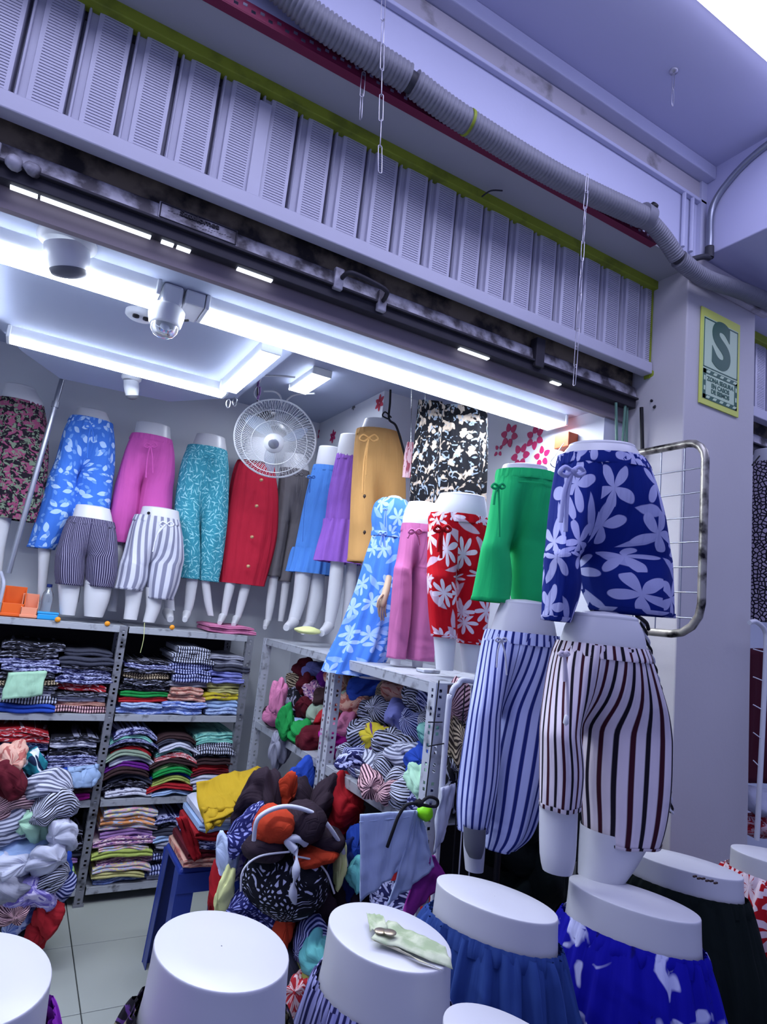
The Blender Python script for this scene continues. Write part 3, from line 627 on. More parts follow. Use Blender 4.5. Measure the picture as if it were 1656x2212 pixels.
for zc in (2.7585, 2.6455):
    for k in range(5): xx = 2.372 + k*.047; obj('hatch', MB().hexa([(xx, Ys - .0095, zc - .006), (xx + .022, Ys - .0095, zc - .006), (xx + .022, Ys - .008, zc - .006), (xx, Ys - .008, zc - .006)], [(xx + .01, Ys - .0095, zc + .006), (xx + .032, Ys - .0095, zc + .006), (xx + .032, Ys - .008, zc + .006), (xx + .01, Ys - .008, zc + .006)]), 'sign field', sg, smooth=False)
for xc in (2.3625, 2.5845):
    for k in range(2): zz = 2.672 + k*.045; obj('hatch', MB().box(xc - .005, xc + .005, Ys - .0095, Ys - .008, zz, zz + .02), 'sign field', sg, smooth=False)
for i, (s, z) in enumerate((('ZONA SEGURA', 2.728), ('EN CASOS', 2.702), ('DE SISMOS', 2.677))): text('lettering', s, .027, (2.474, Ys - .008, z), 'sign green', sg, .0006, sx=1.0, offset=.0009)
# hooks and marks on the pillar
tag(obj('pillar_bracket', MB().tube(curve_pts([at(1405, 865, -.02), at(1418, 872, -.03), at(1412, 880, -.04)], 5), .006, 8), 'dark steel'), 'little dark metal bracket on the pillar side below the slat panel', 'bracket')
gt = thing('pipe_bundle', 'bundle of dull green tubes standing in the corner by the pillar', 'tubes', at(1350, 960, .06))
for i, (x, dx) in enumerate(((1332, -8), (1342, 2), (1352, -4), (1362, 3), (1372, -2))):
    obj('tube', MB().tube([at(x + dx + 6, 870 + i*4, .05 + .01*i), at(x, 985 + i*3, .05 + .01*i)], .006, 8), 'green tube', gt)
obj('black_post', MB().tube([at(1385, 880, .0), at(1388, 1010, .0)], .008, 8), 'black plastic', gt)
# ------------------------------------------------------------------ fabrics
fabric('dark floral', 'blotch', '1C1622', '8A4466', '70806E', sc=36, a=.52, b=.57); fabric('blue petals', 'leaf', '3E72CE', 'AAC8F0', '6C9AE0', sc=17, a=.40, b=.20)
fabric('magenta', 'solid', 'C858AA', bump=.3); fabric('teal dashes', 'leaf', '3A90A4', 'A0D8E0', '78C0CC', sc=36, a=.62, b=.10); fabric('crimson', 'solid', 'B42038', bump=.25)
fabric('taupe', 'solid', '6A666C', bump=.3); fabric('sky blue plain', 'solid', '5088D8', bump=.25); fabric('violet', 'solid', '9260C2', bump=.35); fabric('tan', 'solid', 'CC9C60', bump=.25)
fabric('periwinkle leaves', 'flower', '4274CC', '94B0E6', '7C9EE2', sc=9.5, a=.42, k=6, seed=2); fabric('dusty pink', 'solid', 'B8689A', bump=.35); fabric('red floral', 'flower', 'B80418', 'DCCCDC', 'C8A8BC', sc=9.5, a=.40, k=7, seed=4)
fabric('green', 'solid', '1CB468', bump=.25); fabric('navy floral', 'flower', '0A2278', 'B0B3DE', 'A4A8D6', sc=9.5, a=.50, k=5, seed=1)
fabric('blue stripe', 'stripe', 'B9C2EC', '1E2A74', sc=45, a=.62); fabric('wine stripe', 'stripe', 'D6CCD6', '3A1020', '16101E', sc=40, a=.60)
fabric('navy pinstripe', 'stripe', '2A2644', '9A96B4', sc=110, a=.66); fabric('grey stripe', 'stripe', 'C6C8D8', '7C7E96', sc=26, a=.5); fabric('black beige floral', 'blotch', '0C0D14', 'A89A8C', '7E8A98', sc=24, a=.58, b=.62)
fabric('brown black trim', 'solid', '2A211E'); fabric('pink motif', 'blotch', 'D8B4BE', '9A4A5A', sc=20, a=.58, b=.7)
fabric('pebble print', 'pebble', '16131E', 'B8AEC0', sc=55, a=.16); fabric('white dotted black', 'pebble', '0C0E1A', 'B4B8D4', sc=48, a=.3); fabric('blue dotted', 'pebble', '1A1E58', '8C92D0', sc=60, a=.25)
fabric('slate blue', 'solid', '2E4A8E', bump=.4); fabric('royal blue print', 'blotch', '0E0CA0', 'C4C8F0', '0A0870', sc=12, a=.64, b=.7); fabric('black green', 'solid', '0A1614', bump=.3)
fabric('lilac stripe', 'stripe', '9A9CD0', '2A2A5A', sc=60, a=.55); fabric('black multicolour', 'blotch', '14121A', '8A8468', '5A3A7A', sc=22, a=.6, b=.6); fabric('bright purple', 'solid', '8A28B0')
fabric('red daisy', 'flower', 'B81420', 'E8D4DC', sc=9, a=.55, k=8, seed=6)
fabric('mustard', 'solid', 'A88A1C', bump=.4); fabric('pale blue white', 'solid', 'B4C4E4', bump=.3); fabric('mulberry', 'solid', '8A2A88', bump=.2)
fabric('rust', 'solid', 'B0381E', bump=.4); fabric('plum brown', 'solid', '2A1E2A', bump=.4); fabric('white cotton', 'solid', 'C4C8DC', bump=.4); fabric('navy', 'solid', '1C2C6A'); fabric('deep red', 'solid', '96121E')
fabric('lime', 'solid', '6ECC10'); fabric('mint', 'solid', '8ECCB4'); fabric('orange red', 'solid', 'C8321C')

# name -> (material, words used in labels); for folded stacks and heaps
ST = {}
def cloth(key, words, *a, **k): fabric('cloth ' + key, *a, **k); ST[key] = ('cloth ' + key, words)
cloth('blk', 'black and white printed', 'blotch', '12121C', '8E90A8', sc=34, a=.58, b=.7); cloth('nvf', 'navy floral', 'flower', '1C1E4E', 'A4A8D0', sc=24, a=.45); cloth('nvs', 'navy striped', 'stripe', '20285E', 'AAB0D8', sc=70)
cloth('bws', 'black and white striped', 'stripe', 'B4B8CC', '1A1A26', sc=75); cloth('zeb', 'zebra patterned', 'zebra', '1A1C28', 'A8ACC4', sc=22, a=3); cloth('pgr', 'pale grey', 'solid', '8E90A2'); cloth('lav', 'lavender', 'solid', '8288CC')
cloth('pyl', 'pale yellow', 'solid', 'B8B47A'); cloth('pch', 'peach printed', 'blotch', 'C49A8C', 'A05A54', sc=26); cloth('lbp', 'light blue printed', 'blotch', '7C92D0', 'B8C4E8', '5468B0', sc=26); cloth('pbl', 'pale blue printed', 'blotch', 'A0B4D8', '6E7EB0', sc=30)
cloth('grn', 'bright green', 'solid', '1C8A44'); cloth('red', 'red', 'solid', '9E1E28'); cloth('rwl', 'red with white leaves', 'leaf', '8E1420', 'C8B8C0', sc=20, b=.1); cloth('mnt', 'mint green printed', 'blotch', '86C4B8', '4A8C8C', sc=24)
cloth('mar', 'maroon', 'solid', '541020'); cloth('whp', 'white printed', 'blotch', 'C4C6D8', '3A3A58', sc=34, a=.6, b=.7); cloth('sag', 'sage green', 'solid', '8A9C8C'); cloth('prp', 'purple', 'solid', '6A2488'); cloth('blu', 'royal blue', 'solid', '2446A8')
cloth('lgr', 'light green', 'solid', '8CB478'); cloth('ygr', 'yellow-green', 'solid', 'A8B860'); cloth('lbl', 'light blue', 'solid', '9AB4DC'); cloth('brn', 'dark brown', 'solid', '38262A'); cloth('lvp', 'lavender printed', 'blotch', 'A098D0', 'D0C8E8', '6E60B0', sc=24)
cloth('rfl', 'red floral', 'flower', 'B02A34', 'D8B8BC', sc=24); cloth('gry', 'dark grey', 'solid', '3A3C4C'); cloth('pst', 'pastel printed', 'blotch', '9AA8C8', 'D0C48C', 'C890A8', sc=24); cloth('pnk', 'pink printed', 'blotch', 'B07C9E', 'D8C0C8', '5A3A7A', sc=26)
cloth('lil', 'lilac', 'solid', '9470A8'); cloth('org', 'orange printed', 'blotch', 'D08C5A', 'B0B8D0', sc=18); cloth('mag', 'magenta', 'solid', 'B01890'); cloth('tlf', 'teal and white leaf print', 'leaf', '1C6E7C', 'C4CCD4', '10203E', sc=12, a=.6, b=.2); cloth('pks', 'pink and black striped', 'stripe', 'D0A8B0', '3A2030', sc=80)
cloth('tea', 'aqua', 'solid', '6CC0C0'); cloth('ltm', 'pale mint', 'solid', 'A8D4B8'); cloth('wht', 'white', 'solid', 'BEC2D6'); cloth('coc', 'brown and cream', 'zebra', '2E2622', 'B0A088', sc=24, a=5); cloth('pks2', 'pink', 'solid', 'C878A0'); cloth('grs', 'grey and white striped', 'stripe', 'B8BCCE', '5A5E74', sc=50)
cloth('yel', 'yellow floral', 'blotch', 'B8A830', '5A3070', sc=20, a=.6)

# ------------------------------------------------------------------ slotted metal shelving at the back
def slotted_post(root, x, y, z0, z1, side=1, mat='post steel', w=.038, name='post'):
    mb = MB(); t = .003; n = int((z1 - z0) / .02)
    def q(a, b, c, d): k = len(mb.v); mb.v += [Vector(p) for p in (a, b, c, d)]; mb.f.append((k, k+1, k+2, k+3)); mb.u.append(None)
    for axis in (0, 1):
        def P(u, z): return (x + side*u, y, z) if axis == 0 else (x, y + u, z)
        for i in range(n):
            a, b = z0 + (z1-z0)*i/n, z0 + (z1-z0)*(i+1)/n; m = (a + b)/2
            for u0, u1 in ((0, .013), (.025, w)): q(P(u0, a), P(u1, a), P(u1, b), P(u0, b))
            q(P(.013, a), P(.025, a), P(.025, m - .001), P(.013, m - .001))
            if i % 3 == 2: q(P(.013, m - .001), P(.025, m - .001), P(.025, b), P(.013, b))
    return obj(name, mb, mat, root, smooth=False, solid=.0025)
def board(root, x0, x1, y0, y1, z, lip=.034, front='y'):
    mb = MB().box(x0, x1, y0, y1, z - .006, z)
    if front == 'y': mb.box(x0, x1, y0, y0 + .003, z - lip, z - .006); mb.box(x0, x1, y1 - .003, y1, z - lip, z - .006)
    else: mb.box(x0, x0 + .003, y0, y1, z - lip, z - .006); mb.box(x1 - .003, x1, y0, y1, z - lip, z - .006)
    return obj('shelf_board', mb, 'shelf lip', root, smooth=False, bevel=.0015)
BZ = (1.385, .93, .505, .085); BY0, BY1 = 1.85, 2.33
u1 = thing('shelving_unit', 'grey slotted metal shelving along the back wall under the mannequins, left bay', 'shelves', (-.2, 1.85, 0))
u2 = thing('shelving_unit', 'grey slotted metal shelving along the back wall, right bay beside the corner', 'shelves', (.93, 1.85, 0))
for z in BZ: board(u1, -.85, .535, BY0 + .004, BY1, z); board(u2, .545, 1.235, BY0 + .004, BY1, z)
for x, s in ((-.85, 1), (.50, 1)): slotted_post(u1, x, BY0, 0, BZ[0], s)
slotted_post(u2, 1.20, BY0, 0, BZ[0], 1)
for x in (-.84, .535): slotted_post(u1, x, BY1 - .04, 0, BZ[0], 1)
slotted_post(u2, 1.2, BY1 - .04, 0, BZ[0], 1)
obj('shade_panel', MB().box(-.84, .53, 2.315, 2.328, .09, 1.34), 'shelf shade', u1, smooth=False); obj('shade_panel', MB().box(.55, 1.23, 2.315, 2.328, .09, 1.34), 'shelf shade', u2, smooth=False)  # dark sheets added for the shade and dark clothes behind the stacks
obj('foot_plate', MB().box(.495, .545, BY0 - .005, BY0 + .05, 0, .012), 'post steel', u1, smooth=False)
for k, (px, py) in enumerate(((125, 1337), (232, 1346), (372, 1354))):
    p = at(px, py, BY0); m = MB(); m.lathe(p + Vector((0, .002, -.003)), [(0, -.006), (.012, -.004), (.014, .0), (.012, .004)], Vector((0, -1, 0)).normalized() * -1, 12)
    obj('orange_dot', m, 'orange dot', u1 if k < 2 else u2)
# wing unit along the right, two bays
W0, W1 = 1.28, 1.67; WZ = (1.385, .925, .40)
u3 = thing('shelving_unit', 'pale slotted metal shelving on the right, far bay next to the corner', 'shelves', (1.5, 1.3, 0)); u4 = thing('shelving_unit', 'pale slotted metal shelving on the right, near bay full of striped clothes', 'shelves', (1.5, .45, 0))
for z in WZ[:2]: board(u3, W0, W1, .845, 1.78, z, .036, 'x')
for z in WZ: board(u4, W0, 1.72, .03, .835, z, .04, 'x')
slotted_post(u3, W0, 1.76, 0, WZ[0], 1, 'wing post'); slotted_post(u3, W0 - .002, .86, 0, WZ[0], 1, 'wing post', .03)
slotted_post(u4, W0 - .003, .80, .0, WZ[0], 1, 'wing post', .036); slotted_post(u4, W0 - .003, .02, .0, WZ[0], 1, 'wing post', .045); slotted_post(u4, 1.69, .02, 0, WZ[0], -1, 'wing post'); slotted_post(u4, 1.69, .80, 0, WZ[0], -1, 'wing post')
obj('shade_panel', MB().box(1.655, 1.665, .87, 1.75, .1, 1.34), 'shelf shade', u3, smooth=False); obj('shade_panel', MB().box(1.70, 1.71, .06, .79, .1, 1.34), 'shelf shade', u4, smooth=False)  # dark sheets added as shade at the back of the wing bays
# white tubular rack in front of the wing
rk = thing('display_rack', 'white tubular rack with wire bars behind the blue striped trousers', 'rack', (1.5, -.02, 0))
P = [at(948, 1870, -.02), at(962, 1600, -.02), at(975, 1500, -.02), at(990, 1478, -.02), at(1012, 1470, -.02), at(1130, 1500, -.02)]; P[0].z = 0
obj('frame', MB().tube(curve_pts(P, 6), .010, 10), 'white cord', rk)
for k, x in enumerate((1004, 1018, 1040)): a, b = at(x, 1480, -.01), at(x - 28, 1900, -.01); obj('bar', MB().tube([a, b], .0025, 6), 'black plastic' if k == 0 else 'white cord', rk)

# ------------------------------------------------------------------ folded stacks
NUM = ['lowest', 'second from bottom', 'third from bottom', 'fourth from bottom', 'fifth from bottom', 'sixth from bottom', 'seventh from bottom', 'eighth from bottom', 'ninth from bottom', 'tenth from bottom', 'eleventh from bottom', 'twelfth from bottom', 'thirteenth from bottom']
sd = [100]
def stack(x0, x1, z, keys, where, group, arch=0, t=.033, y0=None, slope=0):
    zz = z + .001; n = len(keys); rs = random.Random(int(x0*1000) + 7); arch += rs.uniform(-.004, .012)
    for i, k in enumerate(keys):
        sd[0] += 1; r = random.Random(sd[0]); m, wd = ST[k]; tt = t * r.uniform(.62, 1.38); j = .024
        o = folded('folded_garment', x0 + r.uniform(-j, j*.6), x1 + r.uniform(-j*.6, j), zz, tt, (y0 or BY0) + .015 + r.uniform(-.018, .02), BY0 + .30 + r.uniform(0, .05), m, arch * min(1, (i+1)/3) + r.uniform(-.003, .003), sd[0], slope + r.uniform(-.004, .004), r.uniform(-.08, .08))
        pos = 'topmost' if i == n - 1 else NUM[i]
        tag(o, '%s cloth, %s, %s' % (wd, pos, where), 'clothes', group); zz += tt * .97
A, B, Cz = BZ[1], BZ[2], BZ[3]
stack(-.30, -.03, A, 'nvs lbp blk nvf blk gry blk nvf blk'.split(), 'far left stack, upper shelf', 'folded clothes on the upper back shelf')
stack(-.01, .24, A, 'blu bws whp blk coc blk nvf nvf blk blk'.split(), 'stack behind mint cloth, upper shelf', 'folded clothes on the upper back shelf', t=.032)
stack(.25, .49, A, 'pks pch whp blk rwl nvf nvf blk gry gry'.split(), 'stack left of post, upper shelf', 'folded clothes on the upper back shelf', t=.032)
stack(.56, .79, A, 'lbp pbl red grn blk blk coc blk nvf blk'.split(), 'stack right of post, upper shelf', 'folded clothes on the upper back shelf', t=.032)
stack(.80, 1.0, A, 'lbp lbp pch pch pgr nvs nvs nvs bws bws bws'.split(), 'right bay middle stack, upper shelf', 'folded clothes on the upper back shelf', t=.033)
stack(1.01, 1.215, A, 'pbl lbl yel pyl pyl lav lav gry pgr pgr'.split(), 'right end stack, upper shelf', 'folded clothes on the upper back shelf', t=.032)
stack(-.32, -.06, B, 'mar red wht nvf red prp prp nvf pgr whp'.split(), 'far left stack, middle shelf', 'folded clothes on the middle back shelf', .01)
stack(-.04, .24, B, 'lbl lbl blu nvf nvf red nvf nvf rwl rwl'.split(), 'second left bay stack, middle shelf', 'folded clothes on the middle back shelf', .012)
stack(.26, .49, B, 'mag brn lbl blk blu nvf nvf blk whp blk'.split(), 'stack left of post, middle shelf', 'folded clothes on the middle back shelf', .006)
stack(.555, .775, B, 'whp blk gry brn prp wht sag red blk nvf mnt nvf'.split(), 'stack right of post, middle shelf', 'folded clothes on the middle back shelf', .03, .028)
stack(.785, .995, B, 'lbl red ygr blu grn lgr brn rfl mnt wht gry brn'.split(), 'arched middle stack, middle shelf', 'folded clothes on the middle back shelf', .032, .028)
stack(1.005, 1.215, B, 'grn whp wht mar red brn blk bws bws mnt mnt'.split(), 'right end stack, middle shelf', 'folded clothes on the middle back shelf', .012, .029)
stack(.24, .48, Cz, 'blk ygr lgr lil gry blk gry blk'.split(), 'stack left of post, lowest shelf', 'folded clothes on the lowest back shelf')
stack(.565, .83, Cz, 'lbp pyl pst pnk ygr pst pnk lil pst org pst'.split(), 'pastel stack, lowest shelf', 'folded clothes on the lowest back shelf', .004, .031)
stack(.845, 1.06, Cz, 'wht nvs blk nvs gry pgr lbl gry blk nvf'.split(), 'dark stack, lowest shelf', 'folded clothes on the lowest back shelf', .0, .031)
stack(1.07, 1.22, Cz, 'blk gry blk nvf blk'.split(), 'short right end stack, lowest shelf', 'folded clothes on the lowest back shelf')
stack(-.30, .2, Cz, 'blk gry nvf blk blk gry'.split(), 'wide left stack, lowest shelf', 'folded clothes on the lowest back shelf')
stack(.98, 1.24, BZ[0], 'pks2 pks2'.split(), 'pink pair atop the shelving', 'pink folded cloths on top of the shelving', 0, .022, 1.87)
p = sheet('folded_garment', [at(18, 1452, 1.83), at(98, 1448, 1.83), at(92, 1500, 1.82), at(2, 1512, 1.82)], 'cloth ltm', .01, 14, 10, 3, 3, solid=.02); tag(p, 'pale mint cloth hanging over the front of the upper shelf at left', 'clothes')
# ------------------------------------------------------------------ mannequins on top of the back shelving
YB = 2.05
def foot(px, py, Y, dx=-14, dy=22, r=.032): return (at(px, py, Y), at(px + dx, py + dy, Y - .12), r)
m = mannequin('mannequin in a black skirt with pink and grey floral print, far left', YB, [(838, 10, 80), (862, 3, 96), (880, 0, 97)], [[(1110, -30, 28), (1180, -38, 12), (1262, -45, 2)]])
skirt(m, 'skirt', 'dark floral', YB, [(868, -3, 97), (905, -14, 103), (980, -22, 107), (1060, -26, 98), (1122, -32, 82)], seed=1, fold=(.01, .03))
m = mannequin('mannequin in wide blue trousers with pale petals, left of the magenta one', YB, [(890, 166, 233), (912, 158, 243), (935, 154, 245)], [[(1180, 82, 112), (1240, 82, 104), (1300, 80, 98)], [(1180, 150, 190), (1300, 140, 170)]])
trousers(m, 'trousers', 'blue petals', YB, [(907, 152, 245), (940, 135, 250), (1000, 118, 250), (1050, 103, 247)], [[(1030, 104, 176, -.02), (1100, 86, 166, -.02), (1185, 60, 118, -.02)], [(1030, 160, 246), (1100, 150, 240), (1185, 128, 222)]], seed=2)
bow(m, YB - .16, 196, 920, 12, 'blue petals', (70, 34), (-8, 6), .004)
m = mannequin('mannequin in plain magenta wide trousers with a tie belt', YB, [(920, 294, 369), (950, 288, 371), (975, 284, 373)], [[(1150, 240, 270), (1240, 236, 262), (1320, 232, 252)], [(1165, 330, 362), (1240, 345, 372), (1318, 355, 378)]], feet=[foot(362, 1322, YB, 6, 16)])
trousers(m, 'trousers', 'magenta', YB, [(944, 284, 373), (975, 270, 378), (1020, 256, 378), (1065, 246, 374)], [[(1050, 247, 312, -.03), (1110, 236, 300, -.03), (1172, 226, 286, -.03)], [(1050, 296, 374), (1120, 290, 370), (1180, 284, 362)]], seed=3, fold=(.015, .05))
bow(m, YB - .15, 325, 962, 14, 'magenta', (70, 60), (-10, 5), .0045)
m = mannequin('mannequin in teal trousers with pale dash print', YB, [(945, 423, 487), (970, 414, 491), (990, 412, 490)], [[(1240, 402, 430), (1300, 398, 420), (1325, 396, 412)], [(1240, 432, 452), (1300, 440, 458), (1330, 448, 462)]], feet=[foot(403, 1325, YB, -4, 14, .026)])
trousers(m, 'trousers', 'teal dashes', YB, [(968, 406, 491), (1010, 389, 495), (1080, 377, 494), (1150, 374, 490)], [[(1130, 374, 438, -.02), (1200, 381, 434, -.02), (1250, 386, 432, -.02)], [(1130, 426, 491), (1200, 430, 482), (1256, 430, 472)]], seed=4, fold=(.01, .03))
bow(m, YB - .15, 452, 985, 12, 'teal dashes', (60, 50), (-10, 4), .004)
m = mannequin('mannequin in a long crimson buttoned skirt behind the fan', YB, [(952, 530, 592), (975, 522, 596), (1000, 512, 594)], [[(1250, 488, 512), (1300, 480, 498), (1330, 477, 490)], [(1252, 522, 545), (1300, 512, 532), (1335, 506, 520)]], feet=[foot(480, 1332, YB, -6, 14, .024), foot(510, 1336, YB, -6, 14, .024)])
skirt(m, 'skirt', 'crimson', YB, [(985, 522, 592), (1015, 506, 596), (1070, 494, 602), (1160, 482, 597), (1262, 474, 571)], seed=5, fold=(.012, .03), rho=.5)
for q in ((564, 1037), (554, 1093), (544, 1160), (536, 1223)): P = at(q[0], q[1], YB - .135); obj('button', MB().lathe(P, [(0, -.012), (.009, -.010), (.010, .004)], Vector((0, 1, 0)), 10), 'button', m)
m = mannequin('mannequin in dark taupe wide trousers, right of the crimson skirt', YB, [(985, 612, 662), (1010, 606, 668), (1030, 602, 668)], [[(1240, 582, 602), (1300, 575, 594), (1340, 572, 586)], [(1244, 610, 628), (1300, 604, 620), (1342, 600, 612)]], feet=[foot(576, 1344, YB, -4, 12, .022)])
trousers(m, 'trousers', 'taupe', YB, [(1015, 604, 668), (1060, 600, 666), (1110, 594, 660), (1150, 590, 654)], [[(1135, 590, 630, -.02), (1245, 573, 606, -.02)], [(1135, 618, 656), (1256, 600, 628)]], seed=6)
bow(m, YB - .13, 645, 1024, 10, 'taupe', (40, 34), (-4, 6), .004)
# front pair standing on the shelf edge
m = mannequin('hip mannequin in navy pinstriped gathered shorts on the shelf edge', 1.92, [(1098, 163, 240), (1120, 156, 245), (1140, 152, 247)], [[(1240, 122, 178), (1290, 126, 170), (1328, 128, 162)], [(1240, 182, 246), (1290, 180, 238), (1332, 181, 222)]], lidr=.006)
trousers(m, 'shorts', 'navy pinstripe', 1.92, [(1122, 150, 248), (1150, 136, 254), (1190, 122, 256), (1222, 118, 256)], [[(1205, 118, 188, -.01), (1240, 117, 184, -.01), (1264, 122, 180, -.01)], [(1205, 182, 256), (1240, 182, 254), (1268, 184, 245)]], seed=7, fold=(.03, .04), freq=11)
m = mannequin('hip mannequin in grey and white striped knee shorts on the shelf edge', 1.92, [(1102, 306, 388), (1122, 300, 390), (1140, 295, 391)], [[(1255, 268, 312), (1300, 270, 304), (1338, 266, 296)], [(1270, 312, 352), (1310, 315, 348), (1344, 308, 334)]], lidr=.006)
trousers(m, 'shorts', 'grey stripe', 1.92, [(1118, 291, 389), (1150, 279, 395), (1200, 266, 397), (1236, 260, 392)], [[(1220, 258, 326, -.01), (1250, 252, 320, -.01), (1274, 247, 308, -.01)], [(1220, 318, 393), (1260, 316, 385), (1294, 317, 372)]], seed=8, fold=(.02, .05), freq=8)
bow(m, 1.92 - .19, 360, 1132, 15, 'grey stripe', (36, 60), (-24, -30), .004)
obj('screw', MB().lathe(at(321, 1108, 1.86), [(0, -.006), (.008, -.004), (.008, .006)], Vector((0, 1, 0)), 8), 'black plastic', m)

# ------------------------------------------------------------------ mannequins on the right wing shelving
m = mannequin('mannequin in a plain sky-blue skirt with frilled hem, left of the violet skirt', 1.72, [(970, 688, 738), (1000, 682, 740), (1020, 678, 738)], [[(1225, 638, 676), (1290, 632, 664), (1338, 622, 648)], [(1225, 668, 702), (1290, 664, 698), (1346, 658, 682)]], feet=[foot(634, 1342, 1.72, -16, 14, .034), foot(668, 1350, 1.72, -14, 14, .034)])
skirt(m, 'skirt', 'sky blue plain', 1.72, [(1008, 677, 742), (1050, 665, 744), (1120, 650, 738), (1190, 636, 728)], seed=9, fold=(.01, .03)); skirt(m, 'frill', 'sky blue plain', 1.72, [(1187, 633, 730), (1205, 628, 733), (1240, 619, 734)], seed=10, fold=(.03, .06), freq=15, band=False, gather=.03)
bow(m, 1.72 - .14, 672, 1030, 8, 'sky blue plain', (140, 34), (-20, -4), .004)
m = mannequin('mannequin in a tiered violet skirt between the blue skirt and tan trousers', 1.45, [(945, 734, 800), (970, 729, 804), (990, 727, 800)], [[(1200, 715, 745), (1290, 706, 736), (1350, 700, 722)], [(1200, 748, 772), (1290, 742, 766), (1352, 736, 758)]], feet=[foot(710, 1352, 1.45, -16, 16, .032)])
skirt(m, 'skirt', 'violet', 1.45, [(984, 728, 800), (1020, 720, 800), (1075, 709, 800), (1130, 703, 796)], seed=11, fold=(.015, .04)); skirt(m, 'flounce', 'violet', 1.45, [(1126, 700, 800), (1160, 692, 802), (1217, 680, 802)], seed=12, fold=(.04, .07), freq=13, band=False, gather=.04)
m = mannequin('mannequin in tan wide trousers with a beaded cord, tallest in the row', 1.12, [(912, 786, 856), (935, 778, 862), (955, 774, 864)], [[(1200, 782, 812), (1300, 775, 804), (1372, 770, 792)], [(1200, 820, 850), (1300, 816, 842), (1382, 812, 834)]])
trousers(m, 'trousers', 'tan', 1.12, [(932, 770, 864), (965, 765, 872), (1030, 760, 877), (1080, 757, 877)], [[(1135, 755, 822, -.01), (1175, 753, 822, -.01), (1216, 751, 816, -.01)], [(1135, 800, 873, .02), (1175, 800, 871, .02), (1222, 800, 866, .02)]], seed=13, fold=(.012, .03))
bow(m, .92, 796, 946, 20, 'tan', (80, 120), (-6, -14), .005)
cd_ = MB(); cd_.tube(curve_pts([at(792, 950, .93), at(789, 1010, .91), at(787, 1072, .91), at(787, 1150, .92)], 6), .002, 6); obj('cord', cd_, 'tan', m)
for q in ((787, 1072), (787, 1150)): obj('bead', MB().lathe(at(q[0], q[1], .91), [(0, .011), (.006, .007), (.008, -.002), (0, -.012)], n=8), 'bead', m)
# torso in long dress with a hand
YD = .74
m = mannequin('mannequin torso in a long light blue dress with pale leaf print', YD, [(1076, 838, 868), (1092, 815, 882), (1110, 806, 884)], lidr=.004, body_rows=[(1150, 806, 870), (1200, 800, 862), (1300, 790, 850), (1466, 775, 835)])
trousers(m, 'dress', 'periwinkle leaves', YD, [(1078, 824, 878), (1092, 808, 886), (1120, 801, 884), (1152, 803, 870), (1165, 802, 868), (1205, 790, 866), (1280, 768, 862), (1360, 738, 852), (1410, 716, 838), (1455, 698, 812)], [], seed=14, fold=(.008, .085), freq=9, band=False, gather=0, hem=False)
wb = MB(); loft(wb, [(a, b, c_, d*1.05) for a, b, c_, d in knots([(1150, 803, 871), (1160, 802, 869)], YD)], .66, None, n=48, stepz=.01); obj('waist_seam', wb, 'periwinkle leaves', m)
bow(m, YD - .17, 826, 1152, 9, 'periwinkle leaves', (26, 30), (-4, 5), .004); bow(m, YD - .16, 832, 1100, 5, 'periwinkle leaves', (50, 52), (-3, 3), .0025)
hm = MB(); wr = at(834, 1272, .60)
hm.tube(curve_pts([at(840, 1245, .62), at(834, 1275, .60), at(826, 1300, .59), at(823, 1310, .59)], 4), .014, 12, rr=[.013 + .004*math.sin(PI*i/12) for i in range(13)])
for k, (x, y, L_) in enumerate(((817, 1306, 26), (821, 1310, 30), (826, 1311, 29), (831, 1308, 24))):
    hm.tube(curve_pts([at(x + 2, y - 8, .59), at(x, y + L_*.4, .585), at(x + 2, y + L_, .60)], 4), .0052, 8, rr=[.0056 - .0022*(i/8) for i in range(9)])
hm.tube(curve_pts([at(826, 1284, .585), at(817, 1296, .575), at(814, 1312, .58)], 4), .0055, 8, rr=[.0062 - .0025*(i/8) for i in range(9)])
obj('hand', hm, 'mannequin hand', m, label='beige plastic hand')
m = mannequin('hip mannequin in dusty pink trousers beside the light blue dress', .52, [(1092, 880, 948), (1118, 870, 950), (1140, 868, 948)], [[(1400, 842, 868), (1436, 842, 864)], [(1400, 888, 918), (1442, 890, 912)]])
trousers(m, 'trousers', 'dusty pink', .52, [(1134, 868, 944), (1160, 864, 944), (1210, 856, 944), (1245, 850, 944)], [[(1230, 850, 898, -.01), (1330, 842, 888, -.01), (1422, 835, 876, -.01)], [(1230, 882, 944), (1330, 880, 942), (1426, 876, 938)]], seed=15, fold=(.02, .05), freq=8)
bow(m, .34, 896, 1148, 14, 'dusty pink', (14, 30), (-16, 10), .004)
m = mannequin('hip mannequin in red floral knee shorts with pale leaves', .22, [(1074, 948, 1048), (1100, 935, 1052), (1120, 930, 1052)], [[(1370, 935, 986), (1410, 938, 982), (1447, 941, 979)], [(1375, 990, 1046), (1415, 994, 1036), (1452, 998, 1030)]], lidr=.006)
trousers(m, 'shorts', 'red floral', .22, [(1114, 926, 1052), (1150, 922, 1058), (1220, 921, 1062), (1270, 922, 1062)], [[(1250, 921, 992, -.01), (1320, 924, 988, -.01), (1377, 930, 987, -.01)], [(1250, 976, 1062), (1330, 982, 1056), (1391, 987, 1046)]], seed=16, fold=(.02, .03))
bow(m, .02, 955, 1142, 18, 'red floral', (50, 64), (-10, -3), .006)
